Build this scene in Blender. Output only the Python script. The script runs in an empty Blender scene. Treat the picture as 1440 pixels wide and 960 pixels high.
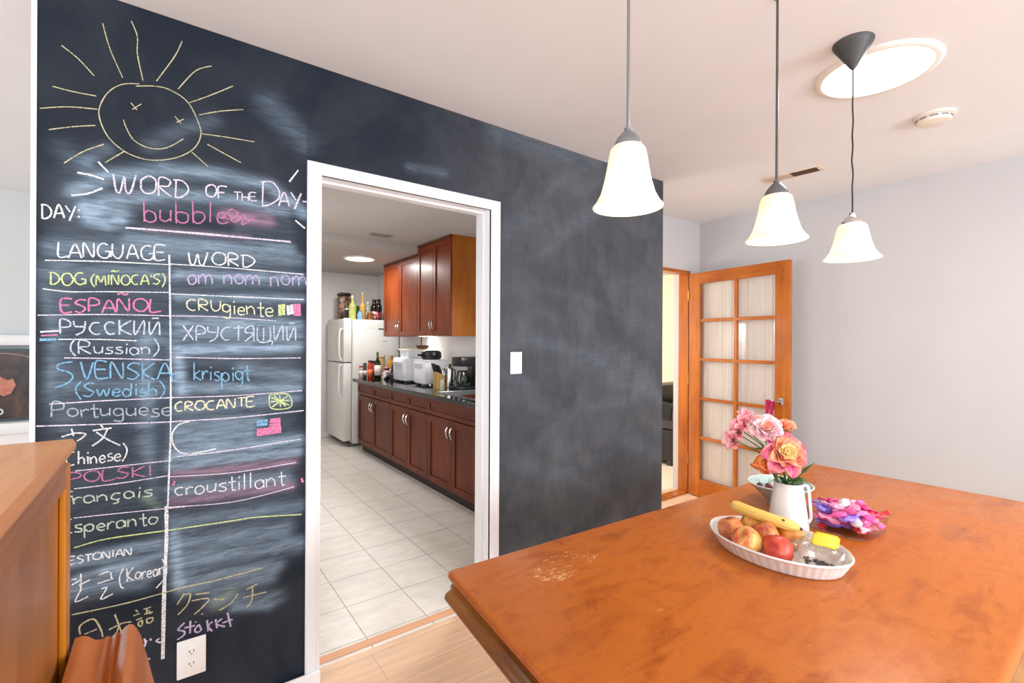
import bpy, bmesh, math, random
import numpy as np
from mathutils import Vector, Matrix
PI = math.pi
random.seed(7)
S = bpy.context.scene
COL = S.collection

# ------------------------------------------------------------------ camera
F_PX, YAW, PITCH, ROLL, EYE = 663.04, math.radians(53.731), math.radians(-0.013), math.radians(0.293), 1.42
f = Vector((math.cos(YAW)*math.cos(PITCH), math.sin(YAW)*math.cos(PITCH), math.sin(PITCH)))
r = Vector((math.sin(YAW), -math.cos(YAW), 0)); u = r.cross(f)
r2 = math.cos(ROLL)*r + math.sin(ROLL)*u; u2 = -math.sin(ROLL)*r + math.cos(ROLL)*u
cam = bpy.data.cameras.new('camera'); camo = bpy.data.objects.new('camera', cam); COL.objects.link(camo)
M = Matrix((r2, u2, -f)).transposed().to_4x4(); M.translation = (0, 0, EYE); camo.matrix_world = M
cam.sensor_width = 36; cam.lens = F_PX/1440*36; cam.clip_start = 0.03
S.camera = camo

# ------------------------------------------------------------------ light
S.view_settings.view_transform = 'Standard'; S.view_settings.look = 'None'
S.view_settings.gamma = 1; S.view_settings.use_curve_mapping = False
S.view_settings.exposure = 0.47
W = bpy.data.worlds.new('sky'); S.world = W; W.use_nodes = True
W.node_tree.nodes['Background'].inputs[0].default_value = (.80, .90, 1, 1)
W.node_tree.nodes['Background'].inputs[1].default_value = 1.0

def area(name, loc, target, sx, sy, power, col=(1, 1, 1), shape='RECTANGLE'):
    l = bpy.data.lights.new(name, 'AREA'); l.shape = shape; l.size = sx
    if shape == 'RECTANGLE': l.size_y = sy
    l.energy = power; l.color = col
    o = bpy.data.objects.new(name, l); COL.objects.link(o); o.location = loc
    d = Vector(target) - Vector(loc); o.rotation_euler = d.to_track_quat('-Z', 'Y').to_euler()
    return o
def point(name, loc, power, col=(1, .85, .65), rad=.03):
    l = bpy.data.lights.new(name, 'POINT'); l.energy = power; l.color = col; l.shadow_soft_size = rad
    o = bpy.data.objects.new(name, l); COL.objects.link(o); o.location = loc; return o
DAY = (.86, .93, 1)
area('rear_window_daylight', (-1.2, -3.05, 1.6), (-1.0, 1, 2.5), 1.9, 1.3, 66, DAY)
area('rear_window_daylight', (2.2, -3.05, 1.6), (1.8, 1, 2.5), 2.3, 1.3, 84, DAY)
area('living_window_daylight', (-4.05, 1.0, 1.55), (0, 1.2, 2.5), 2.6, 1.5, 66, (.80, .91, 1))
area('living_side_window_daylight', (-2.6, 5.05, 1.6), (-1.6, 2, 1.3), 1.2, 1.3, 12, DAY)
area('kitchen_right_fill', (2.66, 2.95, 1.7), (1.2, 2.95, .3), .5, .6, 38, (.97, .98, 1))  # added lamp at the windowless right wall, brightens the kitchen floor
area('kitchen_left_fill', (.28, 4.2, 1.4), (2.0, 4.8, 1.2), 1.2, 1.7, 14, (.97, .98, 1))  # added fill for the cabinet fronts, no door in this wall
area('kitchen_tube_daylight', (1.92, 5.8, 2.405), (1.92, 5.8, 0), .3, .3, 15, (1, .99, .97), 'DISK')
area('dining_tube_daylight', (2.405, .70, 2.535), (2.405, .70, 0), .34, .34, 9, (1, .98, .95), 'DISK')
area('bedroom_window_daylight', (3.3, 5.6, 1.7), (4.3, 2.7, 1.0), 1.6, 1.4, 85, (1, .95, .86))

# ------------------------------------------------------------------ materials
def lin(c):
    if isinstance(c, str):
        c = c.lstrip('#'); c = [int(c[i:i+2], 16)/255 for i in (0, 2, 4)]
    return tuple(((x/12.92) if x <= .04045 else ((x+.055)/1.055)**2.4) for x in c) + (1,)
MATS = {}
def newmat(name):
    m = bpy.data.materials.new(name); m.use_nodes = True
    nt = m.node_tree; b = nt.nodes['Principled BSDF']; return m, nt, b
def nd(nt, t, **kw):
    n = nt.nodes.new(t)
    for k, v in kw.items():
        if k.startswith('_'): setattr(n, k[1:], v)
        else: n.inputs[k.replace('__', ' ')].default_value = v
    return n
def mat(name, col, rough=.5, metal=0., var=.06, scale=8., bump=0., coat=0., stretch=(1, 1, 1), col2=None, lo=.35, hi=.65, emit=0., spec=.5, detail=5.):
    """solid colour with a procedural noise variation (object space)"""
    if name in MATS: return MATS[name]
    m, nt, b = newmat(name); L = nt.links.new
    tc = nd(nt, 'ShaderNodeTexCoord'); mp = nd(nt, 'ShaderNodeMapping'); mp.inputs['Scale'].default_value = stretch
    L(tc.outputs['Object'], mp.inputs[0])
    nz = nd(nt, 'ShaderNodeTexNoise', Scale=scale, Detail=detail); L(mp.outputs[0], nz.inputs['Vector'])
    rp = nd(nt, 'ShaderNodeValToRGB'); rp.color_ramp.elements[0].position = lo; rp.color_ramp.elements[1].position = hi
    c = lin(col); c2 = lin(col2) if col2 else None
    rp.color_ramp.elements[0].color = c2 or tuple(x*(1-var) for x in c[:3])+(1,)
    rp.color_ramp.elements[1].color = c if c2 else tuple(min(1, x*(1+var)) for x in c[:3])+(1,)
    L(nz.outputs[0], rp.inputs[0]); L(rp.outputs[0], b.inputs['Base Color'])
    b.inputs['Roughness'].default_value = rough; b.inputs['Metallic'].default_value = metal
    b.inputs['Coat Weight'].default_value = coat; b.inputs['Specular IOR Level'].default_value = spec
    if emit:
        b.inputs['Emission Color'].default_value = c; b.inputs['Emission Strength'].default_value = emit
    if bump:
        bp = nd(nt, 'ShaderNodeBump', Strength=bump, Distance=.01); L(nz.outputs[0], bp.inputs['Height']); L(bp.outputs[0], b.inputs['Normal'])
    MATS[name] = m; return m
def wood(name, dark, light, rough=.35, axis=0, scale=3., coat=.3, ring=9.):
    if name in MATS: return MATS[name]
    m, nt, b = newmat(name); L = nt.links.new
    tc = nd(nt, 'ShaderNodeTexCoord'); mp = nd(nt, 'ShaderNodeMapping')
    s = [ring, ring, ring]; s[axis] = .7; mp.inputs['Scale'].default_value = s
    L(tc.outputs['Object'], mp.inputs[0])
    n1 = nd(nt, 'ShaderNodeTexNoise', Scale=scale, Detail=7., Roughness=.62, Distortion=.5); L(mp.outputs[0], n1.inputs['Vector'])
    n2 = nd(nt, 'ShaderNodeTexNoise', Scale=2.3, Detail=3.); L(tc.outputs['Object'], n2.inputs['Vector'])
    ad = nd(nt, 'ShaderNodeMath', _operation='MULTIPLY_ADD'); ad.inputs[1].default_value = .55; L(n1.outputs[0], ad.inputs[0])
    ml = nd(nt, 'ShaderNodeMath', _operation='MULTIPLY'); ml.inputs[1].default_value = .45; L(n2.outputs[0], ml.inputs[0]); L(ml.outputs[0], ad.inputs[2])
    rp = nd(nt, 'ShaderNodeValToRGB'); rp.color_ramp.elements[0].position = .36; rp.color_ramp.elements[1].position = .64
    rp.color_ramp.elements[0].color = lin(dark); rp.color_ramp.elements[1].color = lin(light)
    L(ad.outputs[0], rp.inputs[0]); L(rp.outputs[0], b.inputs['Base Color'])
    b.inputs['Specular IOR Level'].default_value = .28; b.inputs['Roughness'].default_value = rough; b.inputs['Coat Weight'].default_value = coat; b.inputs['Coat Roughness'].default_value = .18
    MATS[name] = m; return m
def glass(name, tint=(1, 1, 1), refl=.12, rough=.05):
    if name in MATS: return MATS[name]
    m, nt, b = newmat(name); L = nt.links.new
    tr = nd(nt, 'ShaderNodeBsdfTransparent'); tr.inputs[0].default_value = tint+(1,)
    gl = nd(nt, 'ShaderNodeBsdfGlossy', Roughness=rough); fr0 = nd(nt, 'ShaderNodeLayerWeight', Blend=.5); fr = nd(nt, 'ShaderNodeMath', _operation='POWER'); fr.inputs[1].default_value = 4; L(fr0.outputs['Facing'], fr.inputs[0])
    ad = nd(nt, 'ShaderNodeMath', _operation='ADD'); ad.use_clamp = True; ad.inputs[1].default_value = refl*.5; ml = nd(nt, 'ShaderNodeMath', _operation='MULTIPLY'); ml.inputs[1].default_value = .5; L(fr.outputs[0], ml.inputs[0]); L(ml.outputs[0], ad.inputs[0])
    mx = nd(nt, 'ShaderNodeMixShader'); L(ad.outputs[0], mx.inputs[0]); L(tr.outputs[0], mx.inputs[1]); L(gl.outputs[0], mx.inputs[2])
    L(mx.outputs[0], nt.nodes['Material Output'].inputs[0]); MATS[name] = m; return m

# ------------------------------------------------------------------ mesh helpers
def bmn(): return bmesh.new()
def add_box(bm, x0, x1, y0, y1, z0, z1, bev=0., seg=2):
    vs = [bm.verts.new(p) for p in ((x0,y0,z0),(x1,y0,z0),(x1,y1,z0),(x0,y1,z0),(x0,y0,z1),(x1,y0,z1),(x1,y1,z1),(x0,y1,z1))]
    fs = [bm.faces.new([vs[i] for i in q]) for q in ((3,2,1,0),(4,5,6,7),(0,1,5,4),(1,2,6,5),(2,3,7,6),(3,0,4,7))]
    if bev:
        es = list({e for f_ in fs for e in f_.edges})
        bmesh.ops.bevel(bm, geom=es, offset=bev, segments=seg, profile=.5, affect='EDGES')
    return vs
def loft(bm, rings, closed=True, cap0=True, cap1=True):
    R = [[bm.verts.new(p) for p in ring] for ring in rings]; n = len(R[0])
    for a, b in zip(R, R[1:]):
        for i in range(n if closed else n-1):
            j = (i+1) % n
            bm.faces.new((a[i], a[j], b[j], b[i]))
    if cap0 and closed: bm.faces.new(R[0][::-1])
    if cap1 and closed: bm.faces.new(R[-1])
    return R
def add_lathe(bm, prof, n=32, c=(0, 0, 0), sx=1., sy=1., cap0=True, cap1=True):
    rings = [[(c[0]+rr*sx*math.cos(2*PI*i/n), c[1]+rr*sy*math.sin(2*PI*i/n), c[2]+z) for i in range(n)] for rr, z in prof]
    loft(bm, rings, True, cap0, cap1)
def add_tube(bm, pts, rad, n=10, cap=True):
    pts = [Vector(p) for p in pts]; rads = rad if isinstance(rad, (list, tuple)) else [rad]*len(pts)
    rings = []; up = None
    for i, p in enumerate(pts):
        t = (pts[min(i+1, len(pts)-1)]-pts[max(i-1, 0)]).normalized()
        if up is None: up = Vector((0, 0, 1)) if abs(t.z) < .9 else Vector((1, 0, 0))
        s = t.cross(up).normalized(); up = s.cross(t).normalized()
        rings.append([p+(s*math.cos(2*PI*k/n)+up*math.sin(2*PI*k/n))*rads[i] for k in range(n)])
    loft(bm, rings, True, cap, cap)
def add_prism(bm, poly, axis, a, b):
    """extrude a 2-D polygon along x, y or z from a to b"""
    def P(q, t):
        return {'x': (t, q[0], q[1]), 'y': (q[0], t, q[1]), 'z': (q[0], q[1], t)}[axis]
    loft(bm, [[P(q, a) for q in poly], [P(q, b) for q in poly]])
def add_ball(bm, c, rx, ry=None, rz=None, u_=16, v_=10):
    ry = ry or rx; rz = rz or rx
    rr = bmesh.ops.create_uvsphere(bm, u_segments=u_, v_segments=v_, radius=1)
    for w in rr['verts']: w.co = Vector((c[0]+w.co.x*rx, c[1]+w.co.y*ry, c[2]+w.co.z*rz))
def spline(pts, k=6):
    P = [Vector(p) for p in pts]
    if len(P) < 3: return P
    out = []
    for i in range(len(P)-1):
        a, b, c, d = P[max(i-1, 0)], P[i], P[i+1], P[min(i+2, len(P)-1)]
        for s in range(k):
            t = s/k; out.append(.5*((2*b)+(c-a)*t+(2*a-5*b+4*c-d)*t*t+(3*b-a-3*c+d)*t**3))
    out.append(P[-1]); return out
def obj(name, bm, m, parent=None, smooth=True, ang=35, loc=None):
    bmesh.ops.recalc_face_normals(bm, faces=bm.faces[:])
    me = bpy.data.meshes.new(name); bm.to_mesh(me); bm.free()
    for q in (m if isinstance(m, (list, tuple)) else [m]): me.materials.append(q)
    if smooth:
        me.polygons.foreach_set('use_smooth', [True]*len(me.polygons)); me.set_sharp_from_angle(angle=math.radians(ang))
    o = bpy.data.objects.new(name, me); COL.objects.link(o)
    if parent: o.parent = parent
    if loc: o.location = loc
    return o
def tag(o, label, cat, group=None, kind=None):
    o['label'] = label; o['category'] = cat
    if group: o['group'] = group
    if kind: o['kind'] = kind
    return o
def thing(name, label, cat, loc=(0, 0, 0), rz=0, group=None):
    o = bpy.data.objects.new(name, None); COL.objects.link(o); o.empty_display_size = .05
    o.location = loc; o.rotation_euler = (0, 0, rz); return tag(o, label, cat, group)
def struct(name, bm, m, label, cat, parent=None, smooth=False):
    o = obj(name, bm, m, parent, smooth)
    if not parent: tag(o, label, cat, None, 'structure')
    return o
def boxes(*bs, bev=0.):
    bm = bmn()
    for b in bs: add_box(bm, *b, bev=bev)
    return bm
def dup(o, parent=None):
    c = o.copy(); COL.objects.link(c)
    if parent: c.parent = parent
    for ch in list(o.children): dup(ch, c)
    return c

# ------------------------------------------------------------------ room materials
paint_white = mat('white_wall_paint', '#cccaca', .85, var=.015, scale=3)
paint_grey = mat('pale_grey_wall_paint', '#d9dcdc', .85, var=.015, scale=3)
paint_ceiling = mat('ceiling_paint', '#eff0f3', .9, var=.015, scale=2)
paint_kitchen = mat('kitchen_wall_paint', '#e3e0dc', .7, var=.02, scale=3)
paint_trim = mat('white_gloss_trim', '#f3f3f5', .35, var=.01, scale=5)
white_plastic = mat('white_plastic', '#fbfbfa', .4, var=.01)
dark_slot = mat('dark_slot', '#2a2826', .7)
steel = mat('brushed_steel', '#b9bcc0', .3, 1., var=.08, scale=30, stretch=(1, 1, 8))
chrome = mat('chrome', '#d8d8d8', .12, 1., var=.03)
grey_metal = mat('grey_painted_metal', '#8b8d90', .4, .6, var=.05)
black_metal = mat('dark_grey_metal', '#3c3c3d', .45, .3, var=.06)
door_wood = wood('honey_fir_wood', '#9c4b0a', '#c47222', .35, axis=2, ring=6)
door_wood_x = wood('honey_fir_wood_rail', '#9c4b0a', '#c47222', .35, axis=0, ring=6)

def m_floor():
    m, nt, b = newmat('laminate_floor'); L = nt.links.new
    tc = nd(nt, 'ShaderNodeTexCoord'); mp = nd(nt, 'ShaderNodeMapping'); L(tc.outputs['Object'], mp.inputs[0])
    bk = nd(nt, 'ShaderNodeTexBrick', Scale=1., Mortar__Size=.0012, Brick__Width=1.2, Row__Height=.19); bk.offset = .37
    bk.inputs['Color1'].default_value = lin('#e9c3a0'); bk.inputs['Color2'].default_value = lin('#e3b993'); bk.inputs['Mortar'].default_value = lin('#b98a62')
    L(mp.outputs[0], bk.inputs['Vector'])
    m2 = nd(nt, 'ShaderNodeMapping'); m2.inputs['Scale'].default_value = (1.2, 14, 1); L(tc.outputs['Object'], m2.inputs[0])
    nz = nd(nt, 'ShaderNodeTexNoise', Scale=2.2, Detail=7., Distortion=.8); L(m2.outputs[0], nz.inputs['Vector'])
    mr = nd(nt, 'ShaderNodeMapRange'); mr.inputs[1].default_value = .3; mr.inputs[2].default_value = .7; mr.inputs[3].default_value = .86; mr.inputs[4].default_value = 1.1; L(nz.outputs[0], mr.inputs[0])
    mx = nd(nt, 'ShaderNodeMix', _data_type='RGBA', _blend_type='MULTIPLY'); mx.inputs[0].default_value = 1
    L(bk.outputs[0], mx.inputs[6]); L(mr.outputs[0], mx.inputs[7]); L(mx.outputs[2], b.inputs['Base Color'])
    b.inputs['Roughness'].default_value = .38; return m
floor_wood = m_floor()
def m_tile():
    m, nt, b = newmat('cream_floor_tile'); L = nt.links.new
    tc = nd(nt, 'ShaderNodeTexCoord'); mp = nd(nt, 'ShaderNodeMapping'); mp.inputs['Location'].default_value = (-.778+.315*4, -2.545+.315*20, 0); L(tc.outputs['Object'], mp.inputs[0])
    bk = nd(nt, 'ShaderNodeTexBrick', Scale=1., Mortar__Size=.0035, Mortar__Smooth=.3, Brick__Width=.315, Row__Height=.315); bk.offset = 0
    bk.inputs['Color1'].default_value = lin('#efe9df'); bk.inputs['Color2'].default_value = lin('#eae3d8'); bk.inputs['Mortar'].default_value = lin('#b9b0a5')
    L(mp.outputs[0], bk.inputs['Vector'])
    m2 = nd(nt, 'ShaderNodeMapping'); m2.inputs['Scale'].default_value = (3, 9, 1); m2.inputs['Rotation'].default_value = (0, 0, .5); L(tc.outputs['Object'], m2.inputs[0])
    nz = nd(nt, 'ShaderNodeTexNoise', Scale=2., Detail=6., Distortion=1.); L(m2.outputs[0], nz.inputs['Vector'])
    mr = nd(nt, 'ShaderNodeMapRange'); mr.inputs[1].default_value = .35; mr.inputs[2].default_value = .65; mr.inputs[3].default_value = .92; mr.inputs[4].default_value = 1.04; L(nz.outputs[0], mr.inputs[0])
    mx = nd(nt, 'ShaderNodeMix', _data_type='RGBA', _blend_type='MULTIPLY'); mx.inputs[0].default_value = 1
    L(bk.outputs[0], mx.inputs[6]); L(mr.outputs[0], mx.inputs[7]); L(mx.outputs[2], b.inputs['Base Color'])
    bp = nd(nt, 'ShaderNodeBump', Strength=.35, Distance=.004); bp.invert = True; L(bk.outputs[1], bp.inputs['Height']); L(bp.outputs[0], b.inputs['Normal'])
    b.inputs['Roughness'].default_value = .32; return m
floor_tile = m_tile()

# ------------------------------------------------------------------ room shell
YW, T, H = 2.0731, .1259, 2.564                    # chalkboard wall plane, its thickness, ceiling height
YK = YW+T
XL, XR = -.3293, 2.8491                            # ends of the chalkboard wall
TI = (.5233, 1.3743, 2.1103)                       # kitchen opening: left, right, head
TO = (.4667, 1.4326, 2.1621)                       # outside of its casing
struct('floor', boxes((-4.2, 4.165, -3.2, 2.136, -.08, 0), (-4.2, .1, 2.136, 5.21, -.08, 0), (2.72, 4.165, 2.136, 2.78, -.08, 0)), floor_wood, 'pale peach laminate plank floor of the dining room', 'floor')
struct('floor_kitchen', boxes((.1, 2.68, 2.136, 7.25, -.08, .0)), floor_tile, 'cream square tile floor seen through the kitchen opening', 'floor')
struct('floor_bedroom', boxes((2.72, 6.6, 2.78, 6.3, -.08, 0)), mat('bedroom_floor', '#e8d9c4', .4, var=.05, scale=4, stretch=(1, 8, 1)), 'pale floor of the bright room beyond the far doorway', 'floor')
struct('ceiling', boxes((-4.2, 4.165, -3.2, YK, H, H+.1), (-4.2, .1, YK, 5.21, H, H+.1), (2.72, 4.165, YK, 2.78, H, H+.1)), paint_ceiling, 'smooth warm white ceiling above the dining table', 'ceiling')
struct('ceiling_kitchen', boxes((.1, 2.68, YK, 5.04, 2.515, 2.66), (.1, 2.68, 5.04, 7.25, 2.43, 2.66)), mat('dimmed_ceiling_paint', '#b3aca6', .8, var=.015), 'dim kitchen ceiling with a lower section at the back', 'ceiling')  # paint darkened to stand in for the weak light up here
struct('ceiling_bedroom', boxes((2.72, 6.6, 2.78, 6.3, 2.5, 2.6)), paint_white, 'white ceiling of the room beyond the far doorway', 'ceiling')
struct('wall_kitchen_front', boxes((XL, TI[0]-.012, YW+.004, YK, 0, H), (TI[1]+.012, XR, YW+.004, YK, 0, H), (TI[0]-.012, TI[1]+.012, YW+.004, YK, TI[2]+.012, H)), paint_kitchen, 'white kitchen side of the partition behind the chalkboard wall', 'wall')
struct('wall_right', boxes((4.1648, 4.26, -3.2, 2.78, 0, H)), paint_white, 'plain white wall on the right behind the glazed door', 'wall')
struct('wall_hall', boxes((XR, 3.05, 2.611, 2.78, 0, H), (3.998, 4.165, 2.611, 2.78, 0, H), (3.05, 3.998, 2.611, 2.78, 2.092, H)), paint_white, 'short white wall around the far doorway with the wooden frame', 'wall')
struct('wall_rear', boxes((-4.2, -2.2, -3.3, -3.2, 0, H), (-.2, 1.0, -3.3, -3.2, 0, H), (3.4, 4.165, -3.3, -3.2, 0, H), (-2.2, -.2, -3.3, -3.2, 0, .9), (-2.2, -.2, -3.3, -3.2, 2.3, H), (1.0, 3.4, -3.3, -3.2, 0, .9), (1.0, 3.4, -3.3, -3.2, 2.3, H)), paint_white, 'white wall behind the viewer with two window openings', 'wall')
struct('wall_left', boxes((-4.3, -4.2, -3.2, -.4, 0, H), (-4.3, -4.2, 2.4, 5.21, 0, H), (-4.3, -4.2, -.4, 2.4, 0, .8), (-4.3, -4.2, -.4, 2.4, 2.3, H)), paint_grey, 'pale grey living room wall with a wide window opening', 'wall')
struct('wall_living', boxes((-4.2, .1, 5.21, 5.3, 0, H)), paint_grey, 'pale grey living room wall above the white mantel shelf', 'wall')
struct('wall_kitchen_left', boxes((.1, .2, YK, 7.25, 0, 2.66)), paint_kitchen, 'kitchen wall between the kitchen and the living room', 'wall')
struct('wall_kitchen_right', boxes((2.68, 2.72, YK, 7.25, 0, 2.66)), paint_kitchen, 'white kitchen wall behind the counter and wall cabinets', 'wall')
struct('wall_kitchen_back', boxes((.1, 2.72, 7.25, 7.35, 0, 2.66)), paint_kitchen, 'grey white kitchen wall behind the refrigerator', 'wall')
struct('wall_bedroom', boxes((6.5, 6.6, 2.78, 6.3, 0, 2.5), (2.72, 6.6, 6.3, 6.4, 0, 2.5), (4.26, 6.6, 2.7, 2.78, 0, 2.5)), mat('cream_wall_paint', '#f2e6d0', .85, var=.02), 'cream wall of the bright room beyond the far doorway', 'wall')
def window(n, loc, rz, w, h, label):
    t = thing('window_%d' % n, label, 'window', loc, rz); t['kind'] = 'structure'
    obj('window_frame', boxes((-w/2, -w/2+.05, -.04, .04, 0, h), (w/2-.05, w/2, -.04, .04, 0, h), (-w/2+.05, w/2-.05, -.04, .04, 0, .05), (-w/2+.05, w/2-.05, -.04, .04, h-.05, h), (-.025, .025, -.03, .03, .05, h-.05)), paint_trim, t, False)
    obj('window_pane', boxes((-w/2+.05, w/2-.05, -.004, .004, .05, h-.05)), glass('window_glass'), t, False)
window(1, (-1.2, -3.25, .9), 0, 2.0, 1.4, 'white framed window in the rear wall on the living room side')
window(2, (2.2, -3.25, .9), 0, 2.4, 1.4, 'wide white framed window in the rear wall behind the dining table')
window(3, (-4.25, 1.0, .8), PI/2, 2.8, 1.5, 'wide white framed window in the living room wall')
# casing, jamb lining, threshold, baseboards, corner bead
def casing():
    bm = bmn(); y1 = YW
    def prof(t):      # across the casing: (distance from inner edge, thickness)
        return [(0, .010), (.006, .013), (.016, .013), (.020, .017), (.050, .017), (.0566, .012)]
    a, b, h = TI
    loop = [(a, 0, -1, 0), (a, h, -1, 1), (b, h, 1, 1), (b, 0, 1, 0)]
    for th0, th1 in zip(prof(0), prof(0)[1:]):
        rows = []
        for dd, tt in (th0, th1):
            rows.append([bm.verts.new((x+sx*dd*(TO[1]-TI[1])/.0566 if sx > 0 else x+sx*dd, y1-tt, z+sz*dd*.9)) for x, z, sx, sz in loop])
        for i in range(3): bm.faces.new((rows[0][i], rows[0][i+1], rows[1][i+1], rows[1][i]))
    for dd, tt in (prof(0)[0], prof(0)[-1]):      # returns to the wall
        p = [bm.verts.new((x+sx*dd, y1-tt, z+sz*dd*.9)) for x, z, sx, sz in loop]; q = [bm.verts.new((x+sx*dd, y1+.003, z+sz*dd*.9)) for x, z, sx, sz in loop]
        for i in range(3): bm.faces.new((p[i], p[i+1], q[i+1], q[i]))
    return bm
struct('trim_1', casing(), paint_trim, 'white moulded casing around the kitchen opening', 'trim')
struct('trim_2', boxes((TI[0]-.011, TI[0], YW-.010, YK+.012, 0, TI[2]+.011), (TI[1], TI[1]+.011, YW-.010, YK+.012, 0, TI[2]+.011), (TI[0], TI[1], YW-.010, YK+.012, TI[2], TI[2]+.011),
    (TI[1]-.010, TI[1], YW+.055, YW+.085, 0, TI[2]-.01), (TI[0], TI[0]+.010, YW+.055, YW+.085, 0, TI[2]-.01), (TI[0], TI[1], YW+.055, YW+.085, TI[2]-.010, TI[2])), paint_trim, 'white jamb lining inside the kitchen opening', 'trim')
struct('trim_3', boxes((TI[0], TI[1], YK-.042, YK+.004, 0, .007), bev=.003), mat('threshold_wood', '#e6ab80', .4, var=.05, scale=6, stretch=(1, 10, 1)), 'wooden threshold strip between laminate and kitchen tiles', 'trim')
struct('trim_4', boxes((XL-.013, XL, YW-.002, YK, 0, H)), paint_trim, 'thin white corner bead at the left end of the chalkboard wall', 'trim')
struct('baseboard_left', boxes((XL, TI[0]-.001, YW-.032, YW-.0175, 0, .052), bev=.004), paint_trim, 'low white baseboard under the chalk writing', 'baseboard')
struct('baseboard_right', boxes((TO[1], XR, YW-.016, YW, 0, .052), bev=.004), paint_trim, 'low white baseboard right of the kitchen opening', 'baseboard')
struct('baseboard_kitchen', boxes((.2, 1.95, 7.235, 7.25, 0, .08), bev=.004), paint_trim, 'white baseboard along the back wall of the kitchen', 'baseboard')
struct('baseboard_far', boxes((4.15, 4.1648, -3.2, 2.61, 0, .08), bev=.004), paint_trim, 'white baseboard along the plain right wall', 'baseboard')

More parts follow.
